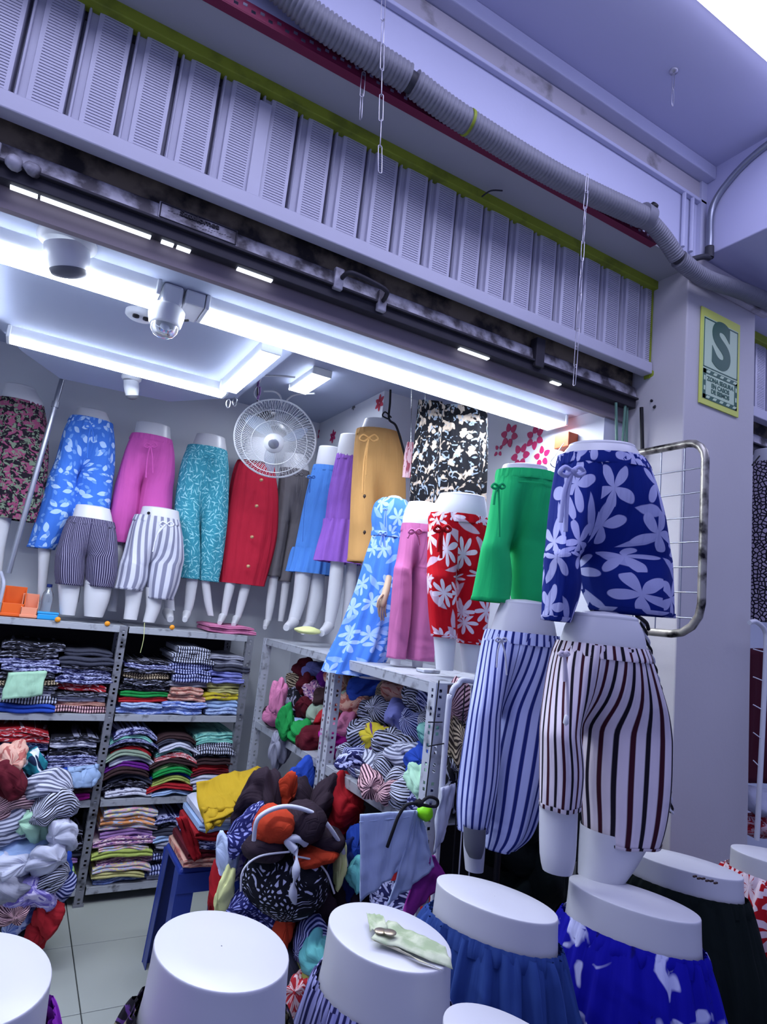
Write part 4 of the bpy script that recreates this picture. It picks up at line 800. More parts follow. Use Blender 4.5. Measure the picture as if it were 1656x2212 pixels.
# ------------------------------------------------------------------ hip mannequins hung by the pillar
m = mannequin('hanging hip mannequin in bright green shorts', -.22, [(1012, 1084, 1182), (1026, 1078, 1190), (1040, 1080, 1188)], lidr=.006)
trousers(m, 'shorts', 'green', -.22, [(1020, 1072, 1198), (1040, 1068, 1200), (1075, 1060, 1204), (1150, 1048, 1206), (1205, 1038, 1204)], [[(1185, 1038, 1112, -.01), (1240, 1028, 1106, -.01), (1300, 1016, 1100, -.01)], [(1185, 1088, 1206), (1260, 1098, 1204), (1329, 1108, 1192)]], seed=17, fold=(.012, .03), freq=7)
sm_ = MB(); loft(sm_, [(a, b, c_, d*1.015) for a, b, c_, d in knots([(1048, 1067, 1201), (1051, 1067, 1201)], -.22)], .66, None, n=72, stepz=.004); obj('seam', sm_, 'green', m)
bow(m, -.36, 1076, 1050, 14, 'green', (40, 110), (-10, 2), .004)
m = mannequin('hanging hip mannequin in navy shorts with large white flowers', -.55, [(968, 1226, 1372), (985, 1212, 1384), (1000, 1206, 1388)], lidr=.007, body_rows=[(1040, 1212, 1392)])
trousers(m, 'shorts', 'navy floral', -.55, [(988, 1204, 1390), (1030, 1195, 1412), (1110, 1182, 1438), (1180, 1176, 1448), (1220, 1174, 1450)], [[(1205, 1173, 1270, -.01), (1270, 1170, 1256, -.01), (1342, 1168, 1232, -.01)], [(1205, 1232, 1452), (1260, 1244, 1452), (1326, 1272, 1452)]], seed=18, fold=(.015, .03), freq=8)
bow(m, -.69, 1235, 1018, 26, 'navy floral', (110, 130), (-24, -14), .006)
m = mannequin('hanging hip mannequin in loose blue and white striped trousers', -.30, [(1306, 1080, 1188), (1335, 1068, 1196), (1368, 1058, 1202), (1390, 1052, 1202)], [[(1770, 1000, 1050), (1830, 1000, 1048), (1880, 1004, 1044)]], lidr=.006)
trousers(m, 'trousers', 'blue stripe', -.30, [(1366, 1050, 1206), (1400, 1040, 1208), (1470, 1026, 1206), (1560, 1012, 1196)], [[(1540, 1012, 1098, -.01), (1660, 994, 1078, -.01), (1740, 987, 1066, -.01), (1795, 990, 1054, -.01)], [(1540, 1068, 1200), (1640, 1060, 1188), (1740, 1052, 1164), (1800, 1046, 1142), (1832, 1044, 1110)]], seed=19, fold=(.02, .06), freq=8)
bow(m, -.44, 1082, 1382, 12, 'white cord', (60, 76), (-10, 12), .0025)
sk = MB(); r_ = loft(sk, knots([(1786, 1000, 1050), (1830, 1002, 1046), (1852, 1012, 1040)], -.33), .8, None, n=20, stepz=.02); sk.cap(r_[-1]); obj('sock', sk, 'mannequin grey', m, label='dark grey lower leg')
m = mannequin('hanging hip mannequin in wine and white striped knee shorts', -.60, [(1336, 1230, 1378), (1362, 1216, 1390), (1395, 1206, 1396), (1420, 1200, 1400)], [[(1700, 1164, 1250), (1780, 1163, 1247), (1850, 1164, 1243), (1882, 1170, 1236)], [(1790, 1250, 1412), (1850, 1247, 1380), (1896, 1246, 1350)]], lidr=.008)
trousers(m, 'shorts', 'wine stripe', -.60, [(1392, 1200, 1398), (1440, 1184, 1414), (1520, 1170, 1440), (1600, 1165, 1450)], [[(1580, 1164, 1268, -.01), (1660, 1163, 1262, -.01), (1742, 1163, 1254, -.01)], [(1580, 1240, 1450), (1680, 1246, 1446), (1760, 1252, 1436), (1812, 1256, 1424)]], seed=20, fold=(.015, .045), freq=9)
bow(m, -.77, 1218, 1412, 10, 'wine stripe', (60, 140), (0, 8), .004)
tgm = MB().lathe(at(1222, 1556, -.79), [(0, .012), (.004, .01), (.006, -.006), (0, -.012)], n=8); obj('cord_end', tgm, 'white plastic', m)
# display stands that carry them
def stand(label, x, y, z):
    s = thing('display_stand', label, 'stand', (x, y, 0)); obj('pole', MB().tube([(x, y, 0), (x, y, z)], .011, 12), 'black plastic', s); obj('base', MB().lathe((x, y, 0), [(0, .012), (.12, .010), (.125, 0)], n=24), 'black plastic', s)
for lab, (px, py, Y), dz in (('black floor pole behind the green shorts mannequin', (1135, 1020, -.22), 0), ('black floor pole behind the navy floral shorts', (1300, 980, -.55), 0)):
    P = at(px, py, Y); dv = Vector((P.x - CAM.x, P.y - CAM.y, 0)).normalized(); P = P + dv*.21; stand(lab, P.x, P.y, P.z - .12)
# ------------------------------------------------------------------ crumpled clothes on the wing shelves and in heaps
ws = [500]
def heap(items, group, place):
    for it in items:
        c, rad, key, lab = it; ws[0] += 1
        o = bunch('crumpled_garment', c, rad, ST[key][0] if key in ST else key, ws[0]); tag(o, lab, 'clothes', group)
FACE = ['front', 'second row', 'back']
def pile(y0, y1, z0, keys, xs, where, group, rr=(.06, .085), rows=3, dz=.085):
    n = len(keys); per = math.ceil(n / rows); i = 0; r = random.Random(len(where) * 7 + 3)
    for row in range(rows):
        for k in range(per):
            if i >= n: break
            key = keys[i]; t = (k + .5) / per; c = (xs + r.uniform(.0, .05) + .055*row, y0 + (y1 - y0)*t + r.uniform(-.02, .02), z0 + .055 + row*dz + r.uniform(-.012, .012))
            lv = ('bottom', 'middle', 'upper', 'top')[row] + (', second' if k and keys[i-1] == key else ''); sd_ = 'front end' if t < .34 else ('midway' if t < .67 else 'rear end')
            ws[0] += 1; o = bunch('crumpled_garment', c, (r.uniform(*rr), r.uniform(rr[0]*1.1, rr[1]*1.2), r.uniform(.04, .055)), ST[key][0], ws[0])
            tag(o, '%s garment, %s layer, %s, %s' % (ST[key][1], lv, sd_, where), 'clothes', group); i += 1
pile(.07, .80, .925, 'nvf bws bws zeb grs nvs zeb bws   blu grs zeb bws yel zeb coc   mnt bws nvs lav zeb zeb wht   lbl nvs bws zeb pch coc'.split(), 1.345, 'near wing shelf', 'crumpled striped clothes on the near wing shelf', rows=4, dz=.094)
pile(.07, .80, .925, 'zeb nvs bws coc gry zeb blk bws pgr zeb blk coc'.split(), 1.53, 'behind, near wing shelf', 'crumpled striped clothes on the near wing shelf', rows=3, dz=.09)
pile(.90, 1.72, .925, 'mag mar grn lbl pks2 brn   pks2 red sag mar blk lil   pch sag brn pnk mar coc   blu lgr pch prp lav mar'.split(), 1.345, 'far wing shelf', 'crumpled coloured clothes on the far wing shelf', rows=4, dz=.085)
pile(.90, 1.72, .925, 'brn mar blk brn gry blk blk brn mar'.split(), 1.52, 'behind, far wing shelf', 'crumpled coloured clothes on the far wing shelf', rows=3, dz=.1)
pile(.07, .80, .40, 'nvf red blu brn blk red nvf red blu red'.split(), 1.36, 'low near wing shelf', 'crumpled clothes on the low wing shelf', (.09, .11), 2, .12)
def w_(px, py, Y, rad, key, lab): return (at(px, py, Y), rad, key, lab)
heap([w_(798, 1690, .33, (.05, .055, .035), 'pks', 'pink and black striped garment drooping over the near wing shelf edge'), w_(850, 1715, .24, (.055, .05, .035), 'pks', 'pink striped garment at the shelf edge above the white shorts'),
      w_(905, 1690, .12, (.05, .05, .04), 'ltm', 'pale mint garment on the shelf edge beside the slotted post'), w_(755, 1645, .45, (.05, .05, .025), 'nvf', 'small navy printed garment on the near wing shelf edge'),
      w_(615, 1560, 1.25, (.035, .04, .06), 'grn', 'bright green garment hanging over the far wing shelf edge'), w_(600, 1500, 1.4, (.04, .05, .07), 'pks2', 'pink garment spilling off the far wing shelf'),
      w_(607, 1610, 1.3, (.045, .045, .075), 'pgr', 'grey-brown garment hanging below the far wing shelf'), w_(648, 1690, .95, (.06, .05, .08), 'blu', 'royal blue garment hanging under the far wing shelf'),
      w_(985, 1600, .02, (.035, .05, .07), 'coc', 'pale and dark printed garment behind the white rack'), w_(990, 1520, .06, (.035, .05, .06), 'pks', 'pink striped garment high behind the white rack'), w_(975, 1690, .05, (.035, .05, .06), 'blk', 'black printed garment low behind the white rack')],
     'clothes spilling over the wing shelf edges', '')
# left heap on the floor before the back shelving
LH = [(30, 1640, .06, .05, 'pch', 'cream and brown'), (70, 1650, .05, .045, 'tlf', 'teal leaf print'), (15, 1690, .07, .05, 'mar', 'dark red'), (100, 1700, .09, .05, 'grs', 'grey striped'), (50, 1735, .10, .05, 'pks', 'pink striped'), (120, 1745, .085, .05, 'bws', 'black striped'),
      (20, 1780, .09, .06, 'grs', 'pale striped'), (80, 1785, .095, .055, 'ltm', 'pale mint'), (132, 1800, .06, .06, 'wht', 'white'), (60, 1830, .11, .055, 'lbl', 'light blue'), (20, 1860, .10, .05, 'wht', 'crumpled white'), (105, 1850, .085, .05, 'wht', 'soft white'),
      (130, 1870, .055, .045, 'blu', 'royal blue'), (95, 1895, .085, .05, 'bws', 'black and white striped'), (30, 1905, .10, .05, 'pgr', 'grey'), (120, 1915, .06, .045, 'nvs', 'navy striped'), (65, 1930, .09, .05, 'lvp', 'lavender'), (20, 1960, .08, .05, 'pks', 'pink toned'),
      (50, 1990, .06, .05, 'lbp', 'light blue printed'), (105, 1975, .05, .06, 'red', 'red'), (82, 2015, .045, .05, 'red', 'dangling red'), (40, 2035, .06, .04, 'blk', 'black printed')]
WH = ['at the top', 'high up', 'in the upper part', 'in the middle', 'below the middle', 'low down', 'near the floor']
for i, (px, py, rx, rz, key, wd) in enumerate(LH):
    ws[0] += 1; o = bunch('crumpled_garment', at(px, py, 1.30 + .05*math.sin(i*2.2)), (rx, rx*.9, rz), ST[key][0], ws[0])
    tag(o, '%s garment %s of the left heap%s' % (wd, WH[min(6, i // 4 + (1 if i > 8 else 0))], ', on its right' if px > 75 else ', on its left'), 'clothes', 'clothes in the left heap')
for i, (px, py, rx, rz) in enumerate([(60, 1880, .16, .12), (50, 1760, .14, .12), (60, 1990, .15, .12)]):
    ws[0] += 1; P = at(px - 30, py, 1.48); tag(bunch('crumpled_garment', P, (rx, .1, rz), 'cloth gry', ws[0]), 'dark grey garment buried inside the left heap, %s' % ('middle', 'upper', 'lowest')[i], 'clothes', 'clothes in the left heap')
tag(sheet('loose_garment', [at(145, 1655, 1.83), at(215, 1650, 1.83), at(205, 1695, 1.82), at(150, 1700, 1.82)], 'cloth lbl', .02, 14, 10, 7, 3, solid=.03), 'light blue cloth on the middle shelf left of the post', 'clothes')
# blue stool with clothes
so = Vector((.90, 1.10, 0)); stl = thing('plastic_stool', 'dark blue plastic stool under the folded clothes and mustard top', 'stool', so)
sm = MB(); sm.hexa([(so.x - .15, so.y - .15, .47), (so.x + .15, so.y - .15, .47), (so.x + .15, so.y + .15, .47), (so.x - .15, so.y + .15, .47)], [(so.x - .14, so.y - .14, .50), (so.x + .14, so.y - .14, .50), (so.x + .14, so.y + .14, .50), (so.x - .14, so.y + .14, .50)])
obj('seat', sm, 'blue stool plastic', stl, smooth=False, bevel=.012)
for sx in (-1, 1):
    for sy in (-1, 1):
        def q(a, z):
            a = a if z > .1 else .165
            return [(so.x + sx*a, so.y + sy*a, z), (so.x + sx*(a - .07), so.y + sy*a, z), (so.x + sx*(a - .07), so.y + sy*(a - .012), z), (so.x + sx*(a - .012), so.y + sy*(a - .012), z)]
        lg = MB(); A_ = [Vector(p) for p in q(.19, 0)]; B_ = [Vector(p) for p in q(.145, .475)]; lg.quadstrip([A_, B_]); lg.cap(A_); lg.cap(B_)
        l2 = [Vector((so.x + sx*.165, so.y + sy*.165, 0)), Vector((so.x + sx*.165, so.y + sy*.10, 0)), Vector((so.x + sx*.145, so.y + sy*.075, .475)), Vector((so.x + sx*.145, so.y + sy*.145, .475))]; b = len(lg.v); lg.v += l2; lg.f.append((b, b+1, b+2, b+3)); lg.u.append(None)
        obj('leg', lg, 'blue stool plastic', stl, smooth=False, solid=.003)
for i, y in enumerate((-1, 1)): obj('skirt_panel', MB().box(so.x - .15, so.x + .15, so.y + y*.148, so.y + y*.152, .40, .475), 'blue stool plastic', stl, smooth=False)
for i, (k, lab) in enumerate((('pch', 'cream folded cloth directly on the blue stool'), ('mar', 'dark maroon folded cloth second up on the stool'), ('nvf', 'navy folded cloth third up on the stool'), ('red', 'red folded cloth fourth up on the stool'), ('lbl', 'pale blue folded cloth fifth up on the stool'), ('wht', 'white folded cloth on top of the stool pile'))):
    o = folded('folded_garment', so.x - .14 + .01*i, so.x + .14, .502 + i*.034, .035, so.y - .17, so.y + .12, ST[k][0], .0, 900 + i); tag(o, lab, 'clothes', 'folded clothes on the blue stool')
tag(sheet('red_cloth', [at(378, 1765, .92), at(402, 1760, .91), at(436, 1850, .90), at(418, 1858, .91)], 'deep red', .01, 8, 14, 11, 3, solid=.008), 'crimson cloth hanging down the left side of the stool pile', 'clothes')
y_ = sheet('mustard_garment', [at(418, 1702, .95), at(572, 1662, 1.0), at(586, 1735, .72), at(440, 1792, .72)], 'mustard', .035, 30, 24, 5, 3, solid=.006, push=Vector((0, -.7, .7)), bend=.03); tag(y_, 'mustard yellow top draped over the pile beside the middle shelf', 'clothes')
tag(sheet('mustard_garment', [at(432, 1740, .78), at(520, 1735, .74), at(490, 1768, .70), at(444, 1800, .70)], 'mustard', .03, 16, 12, 9, 3, solid=.006), 'mustard yellow sleeve hanging below the draped top', 'clothes')
tag(sheet('mustard_garment', [at(500, 1725, .74), at(570, 1715, .70), at(548, 1782, .69), at(525, 1778, .70)], 'mustard', .03, 14, 12, 19, 3, solid=.006), 'second mustard yellow flap pointing down between sleeve and bundle', 'clothes')
# central heap of bundles
def bundle(label, c, rad, mat, seed, amp=.12, name='cloth_bundle'):
    t = thing(name, label, 'bundle', Vector(c) - Vector((0, 0, rad[2]))); wad('cloth', c, rad, mat, seed, 4, amp, t); return t
H = lambda px, py, Y=.58: at(px, py, Y)
b1 = bundle('black bundle with white speckles tied with a pale strip', H(612, 1898, .50), (.165, .12, .125), 'white dotted black', 41, .10)
tie = MB(); tie.tube(curve_pts([H(632, 1828, .40), H(640, 1850, .36), H(638, 1890, .345), H(632, 1925, .36), H(640, 1965, .38)], 5), .012, 8, rr=[.010 + .006*math.sin(i*.9) for i in range(21)]); obj('tie', tie, 'white cotton', b1)
tie = MB(); tie.tube(curve_pts([H(636, 1835, .37), H(620, 1815, .38), H(645, 1812, .38), H(660, 1822, .39)], 5), .014, 8); obj('knot', tie, 'white cotton', b1)
for sx, P in ((0, [(520, 1925), (525, 1880), (560, 1850), (625, 1840)]), (1, [(640, 1850), (680, 1860), (705, 1885), (722, 1930)])):
    tie = MB(); tie.tube(curve_pts([H(x, y, .375) for x, y in P], 6), .0035, 8); obj('edge_cord', tie, 'white cord', b1)
b2 = thing('cloth_bundle', 'puffy rust and dark brown bundle edged with a white strap', 'bundle', H(640, 1850, .5))
for (x, y, rx, rz, m, Y) in ((590, 1782, .075, .065, 'rust', .44), (655, 1775, .085, .07, 'plum brown', .44), (700, 1815, .08, .05, 'plum brown', .46), (575, 1828, .08, .045, 'plum brown', .45), (690, 1840, .08, .035, 'rust', .44), (665, 1852, .06, .03, 'rust', .43)):
    ws[0] += 1; wad('panel', H(x, y, Y), (rx, .07, rz), m, ws[0], 3, .16, b2)
stp = MB(); stp.tube(curve_pts([H(548, 1815, .40), H(560, 1765, .38), H(620, 1742, .38), H(690, 1765, .38), H(735, 1825, .40), H(748, 1870, .43)], 7), .008, 8); obj('strap', stp, 'white cotton', b2)
heap([(H(560, 1735, .66), (.10, .07, .085), 'plum brown', 'dark plum garment behind the bundle below the mustard top'), (H(610, 1715, .64), (.035, .04, .07), 'rust', 'orange-red garment poking up behind the bundle'), (H(705, 1735, .62), (.075, .06, .07), 'plum brown', 'rounded dark brown garment right of the orange-red one'), (H(650, 1730, .68), (.07, .05, .06), 'plum brown', 'dark brown garment behind the strapped bundle'),
      (H(530, 1795, .58), (.055, .05, .07), 'blue dotted', 'lavender dotted garment left of the strapped bundle'), (H(492, 1840, .60), (.04, .04, .07), 'pale blue white', 'pale blue garment hanging at the left side of the heap'), (H(505, 1870, .62), (.06, .05, .07), 'cloth lvp', 'lavender printed garment left of the speckled bundle'),
      (H(485, 1925, .56), (.03, .035, .06), 'pale yellow cloth', 'yellow garment at the lower left of the heap'), (H(470, 1925, .60), (.03, .035, .07), 'deep red', 'dark red garment behind the yellow one'), (H(555, 1965, .52), (.10, .07, .05), 'blue dotted', 'blue dotted garment under the speckled bundle'), (H(618, 2000, .46), (.04, .045, .07), 'rust', 'orange-red garment hanging under the speckled bundle'),
      (H(690, 1955, .5), (.09, .08, .06), 'plum brown', 'dark garment right of and below the speckled bundle'), (H(745, 1890, .5), (.05, .06, .09), 'navy', 'navy garment between the bundles and the white shorts'), (H(765, 1825, .5), (.03, .04, .05), 'cloth blu', 'bright blue garment left of the white shorts'), (H(770, 1890, .42), (.035, .04, .045), 'cloth tea', 'aqua garment left of the white shorts'),
      (H(745, 1740, .62), (.09, .07, .09), 'deep red', 'dark red garment under the near wing shelf'), (H(735, 1870, .42), (.015, .03, .06), 'pale yellow cloth', 'thin pale yellow strap right of the bundles'), (H(670, 2030, .42), (.06, .06, .05), 'cloth nvs', 'navy striped garment above the front mannequins'), (H(665, 2090, .38), (.05, .05, .05), 'cloth ygr', 'green and yellow garment low in the central heap'),
      (H(685, 2060, .36), (.05, .05, .045), 'cloth tea', 'aqua printed garment low in the central heap'), (H(650, 2140, .34), (.05, .05, .05), 'cloth rfl', 'red and white garment lowest in the central heap'), (H(690, 2120, .36), (.06, .06, .06), 'cloth blk', 'black printed garment low in the central heap'), (H(640, 2060, .5), (.10, .1, .10), 'plum brown', 'dark garment deep in the central heap'),
      (H(600, 2010, .62), (.16, .12, .13), 'navy', 'large navy garment at the core of the heap'), (H(640, 1900, .72), (.16, .1, .14), 'plum brown', 'dark brown garment behind the speckled bundle'), (H(620, 2150, .5), (.16, .12, .12), 'cloth gry', 'dark grey garment at the foot of the heap'), (H(780, 1960, .5), (.12, .1, .12), 'plum brown', 'dark garment behind the front mannequins, centre')], 'clothes in the central heap', '')
# white shorts hanging from the near post, with magenta cloth and lime bag
YW = -.06; wsr = thing('hanging_shorts', 'pale blue-white shorts hanging from the slotted post with a black drawstring', 'clothes', at(850, 1940, YW))
sheet('front_panel', [at(775, 1757, YW), at(893, 1748, YW), at(858, 1880, YW), at(776, 1945, YW)], 'pale blue white', .008, 24, 24, 4, 3, wsr, .006)
sheet('side_panel', [at(888, 1748, YW + .01), at(905, 1750, YW + .03), at(934, 1868, YW + .03), at(835, 1955, YW)], 'pale blue white', .012, 18, 24, 8, 4, wsr, .005, waves=.004)
obj('waist_seam', MB().tube([at(776, 1776, YW - .012), at(892, 1764, YW - .012)], .0015, 6), 'pale blue white', wsr)
ds = MB(); ds.tube(curve_pts([at(912, 1735, -.09), at(880, 1738, -.10), at(862, 1760, -.10), at(850, 1790, -.10), at(836, 1830, -.09)], 6), .005, 8); ds.tube(curve_pts([at(905, 1738, -.09), at(925, 1722, -.09), at(944, 1728, -.09), at(940, 1742, -.09), at(908, 1738, -.09)], 6), .005, 8); obj('drawstring', ds, 'black cord', wsr)
kn = MB(); kn.lathe(at(905, 1735, -.09), [(0, -.014), (.014, -.006), (.014, .006), (0, .014)], n=10); obj('knot', kn, 'black cord', wsr)
tag(sheet('magenta_cloth', [at(900, 1850, -.03), at(935, 1845, -.02), at(962, 1900, -.02), at(860, 1995, -.04)], 'mulberry', .012, 16, 18, 12, 3, solid=.006), 'magenta cloth hanging behind and below the pale shorts', 'clothes')
tag(wad('lime_bag', at(917, 1755, -.06), (.026, .02, .024), 'lime plastic', 77, 3, .2), 'small lime green plastic bag tied at the slotted post', 'bag')
tag(sheet('white_cloth', [at(948, 1700, -.03), at(978, 1690, -.02), at(962, 1800, -.02), at(930, 1840, -.03)], 'white cotton', .012, 10, 18, 22, 3, solid=.006), 'ragged white cloth hanging between post and white rack', 'clothes')
for i, (a, b) in enumerate((((948, 1470), (918, 1730)), ((955, 1560), (925, 1560)), ((965, 1605), (925, 1612)))): tag(obj('cord', MB().tube([at(*a, -.02), at(*b, -.04)], .0022, 6), 'black cord'), ('thin black cord running down the near slotted post', 'upper black cord wound round the near post', 'lower black cord wound round the near post')[i], 'cord')
# small things on top of the shelving
def bin_(label, px, py, Y, wd, h, mat):
    c = at(px, py, Y); c.z = 1.385; r = thing('plastic_bin', label, 'box', c); t = .003
    m = MB(); o_ = [(c.x - wd/2, c.y - .07, c.z), (c.x + wd/2, c.y - .07, c.z), (c.x + wd/2, c.y + .07, c.z), (c.x - wd/2, c.y + .07, c.z)]
    m.box(c.x - wd/2, c.x + wd/2, c.y - .07, c.y + .07, c.z, c.z + .004); m.box(c.x - wd/2, c.x + wd/2, c.y + .066, c.y + .07, c.z, c.z + h); m.box(c.x - wd/2, c.x + wd/2, c.y - .07, c.y - .066, c.z, c.z + h*.45)
    for x in (c.x - wd/2, c.x + wd/2 - .004): m.hexa([(x, c.y - .07, c.z), (x + .004, c.y - .07, c.z), (x + .004, c.y + .07, c.z), (x, c.y + .07, c.z)], [(x, c.y - .07, c.z + h*.45), (x + .004, c.y - .07, c.z + h*.45), (x + .004, c.y + .07, c.z + h), (x, c.y + .07, c.z + h)])
    obj('body', m, mat, r, smooth=False, bevel=.001); obj('lip', MB().box(c.x - wd/2 - .002, c.x + wd/2 + .002, c.y - .074, c.y - .068, c.z + .006, c.z + .018), mat, r, smooth=False, bevel=.001); return r
bin_('orange plastic bin at the left end of the shelf top', 30, 1300, 1.96, .10, .15, 'orange plastic'); bin_('salmon plastic bin right of the orange bin', 66, 1300, 1.95, .075, .12, 'salmon plastic')
c = at(98, 1315, 1.96); c.z = 1.385; bt = thing('water_bottle', 'clear plastic bottle with blue cap behind the blue box', 'bottle', c)
obj('bottle', MB().lathe(c, [(0, 0), (.026, .002), (.028, .02), (.026, .06), (.028, .10), (.025, .13), (.012, .155), (.011, .165)], n=20), 'clear plastic', bt); obj('cap', MB().lathe(c + Vector((0, 0, .163)), [(.013, 0), (.013, .016), (0, .017)], n=16), 'navy', bt)
c = at(103, 1322, 1.9); bx = thing('storage_box', 'flat bright blue box lying on the shelf top', 'box', (c.x, 1.9, 1.386)); obj('box', MB().box(c.x - .045, c.x + .05, 1.87, 1.95, 1.386, 1.416), 'bright blue plastic', bx, smooth=False, bevel=.006); obj('lid', MB().box(c.x - .047, c.x + .052, 1.868, 1.952, 1.414, 1.424), 'bright blue plastic', bx, smooth=False, bevel=.003)
tag(obj('string', MB().tube(curve_pts([at(312, 1345, 1.84), at(310, 1380, 1.83), at(303, 1410, 1.84)], 5), .0018, 6), 'pale yellow cloth'), 'thin cream string hanging off the shelf top right of the post', 'string')
tag(obj('string', MB().tube(curve_pts([at(2, 1235, 1.9), at(8, 1260, 1.88), at(0, 1300, 1.9)], 5), .008, 8), 'cloth wht'), 'white strap beside the orange bin at the picture edge', 'strap')
wl = wad('yellow_cloth', at(665, 1362, 1.34), (.07, .05, .018), 'pale yellow cloth', 31, 3, .2); tag(wl, 'pale yellow cloth lying at the feet of the sky-blue skirt', 'clothes')
sc_ = MB(); sc_.box(1.42, 1.50, .32, .38, 1.386, 1.40); tag(obj('tape_dispenser', sc_, 'wing post', smooth=False, bevel=.004), 'small pale box on the wing top by the pink trousers', 'box')
# pole and ceiling rail by the back wall
tag(obj('metal_pole', MB().tube([at(134, 820, 1.86), at(18, 1238, 1.86)], .013, 14), 'pole metal'), 'slanting grey metal pole between floral skirt and blue trousers', 'pole')
tag(obj('pole_clamp', MB().tube([at(121, 868, 1.86), at(118, 880, 1.86)], .019, 12), 'pole metal'), 'grey clamp ring on the slanting pole', 'clamp')
f0 = at(594, 949, 1.35); dep = (f0 - CAM).dot(fwd); FR = 87 * dep / FOC; toC = (CAM - f0).normalized(); ax = (toC - down * -.30 + right * -.10).normalized()
fan = thing('wall_fan', 'round white metal-grille fan hanging before the crimson skirt', 'fan', f0 - Vector((0, 0, FR)))
U = ax.orthogonal().normalized(); V_ = ax.cross(U)
def fp(r, th, h): return f0 + (U*math.cos(th) + V_*math.sin(th))*r + ax*h
for rad, h, rw in ((FR, 0, .005), (FR*.80, .045, .002), (FR*.55, .066, .002)): m = MB(); m.tube([fp(rad, 2*PI*i/64, h) for i in range(64)], rw, 6, closed=True); obj('ring', m, 'white plastic', fan)
g = MB()
for i in range(110):
    th = 2*PI*i/110; g.tube([fp(FR*q, th + .25*(1 - q), .078*(1 - q*q)**.6) for q in (.24, .42, .6, .78, .9, 1)], .0011, 4)
gg = obj('front_guard', g, 'white plastic', fan); gg['kind'] = 'stuff'
g = MB()
for i in range(72):
    th = 2*PI*i/72; g.tube([fp(FR*q, th, -.078*(1 - q*q)**.5) for q in (.24, .5, .75, .92, 1)], .0011, 4)
gg = obj('rear_guard', g, 'white plastic', fan); gg['kind'] = 'stuff'
obj('hub', MB().lathe(f0 + ax*.070, [(0, .013), (FR*.16, .012), (FR*.17, .008), (FR*.24, .008), (FR*.25, -.002)], ax, 28), 'white plastic', fan)
obj('badge', MB().lathe(f0 + ax*.083, [(0, .003), (FR*.12, .002), (FR*.13, 0)], ax, 24), 'pole metal', fan)
obj('motor', MB().lathe(f0 - ax*.05, [(0, .02), (.04, .015), (.055, -.02), (.05, -.09), (.02, -.11), (0, -.11)], ax, 20), 'mannequin grey', fan)
for k in range(3):
    m = MB(); rings = []
    for j in range(9):
        q = .14 + .72*j/8; wdt = .16 + .34*math.sin(PI*min(1, j/8*.9 + .1))**.8; row = []
        for i in range(7): s_ = -1 + 2*i/6; row.append(fp(FR*q, 2*PI*k/3 + .5 + s_*wdt*.5/(q + .35) + .35*q, .012 + .022*s_))
        rings.append(row)
    m.quadstrip(rings, False); obj('blade', m, 'fan blade plastic', fan, solid=.0015)
a_ = at(566, 872, 1.36); hk_ = MB(); hk_.tube(curve_pts([a_, at(548, 850, 1.38), at(562, 822, 1.4), at(568, 800, 1.42)], 6), .003, 6); obj('hanging_wire', hk_, 'white cord', fan)
mt = MB(); mt.tube([at(556, 868, 1.46), at(556, 828, 1.46)], .004, 8); mt.box(f0.x - .03, f0.x + .03, 1.5, 1.7, f0.z + .16, f0.z + .19); obj('bracket', mt, 'dark steel', fan)
tg_ = MB()
for i in range(7): P = at(560 + 2*math.sin(i*1.7), 800 + i*9, 1.30 - .002*i); tg_.tube([P, P + Vector((.004*math.sin(i*2), 0, -.022))], .006, 6)
tag(obj('ribbon_tie', tg_, 'cloth lil'), 'twisted lilac plastic ties hanging above the fan', 'ribbon')
for i, P in enumerate(([(545, 812), (600, 812), (638, 815)], [(570, 845), (592, 846), (605, 856), (608, 875)], [(680, 850), (640, 852), (622, 862), (612, 878)])):
    pts = [atz(x, y, 2.87) for x, y in P]; tag(obj('ceiling_conduit', MB().tube(curve_pts(pts, 6), .006, 8), 'white plastic'), ('straight white cable duct on the upper ceiling behind the fan', 'left of two bent cable pipes meeting above the fan', 'right of two bent cable pipes meeting above the fan')[i], 'pipe')
for i, (x, y) in enumerate(((493, 872), (507, 868))): m = MB(); m.tube([at(x, y, 1.2) + Vector((.010*math.cos(t), 0, .022*math.sin(t))) for t in [2*PI*q/14 for q in range(14)]], .003, 6, closed=True); tag(obj('clip_hook', m, 'chrome'), ('left of two wire clips under the end of the rear strip light', 'right of two wire clips under the end of the rear strip light')[i], 'hook')
# wall stickers: flower petals as flat pieces
def petals(root, pts, wallx, mat):
    for (yc, zc, a, L_, W_) in pts:
        m = MB(); n = 10; ring = []
        for i in range(n):
            t = 2*PI*i/n; u = math.cos(t)*L_; v = math.sin(t)*W_*(1 - .35*math.cos(t)); ring.append(Vector((wallx, yc + u*math.cos(a) - v*math.sin(a), zc + u*math.sin(a) + v*math.cos(a))))
        r2 = [p - Vector((.002, 0, 0)) for p in ring]; m.quadstrip([ring, r2]); m.cap(r2); obj('petal', m, mat, root, smooth=False)
sk1 = thing('wall_sticker', 'large magenta flower sticker on the right wall under the strip light', 'sticker', (2.118, .7, 2.4)); fl_ = []
for (yc, zc, R_, n_, ph) in ((.76, 2.60, .062, 6, .3), (.66, 2.47, .062, 6, 0), (.56, 2.55, .058, 6, .5), (.50, 2.44, .05, 5, .2), (.84, 2.53, .035, 4, .9), (.74, 2.40, .04, 5, .4)):
    for k in range(n_): a = ph + 2*PI*k/n_; fl_.append((yc + R_*.74*math.cos(a), zc + R_*.74*math.sin(a), a, R_*.40, R_*.30))
petals(sk1, fl_, 2.119, 'wall sticker magenta')
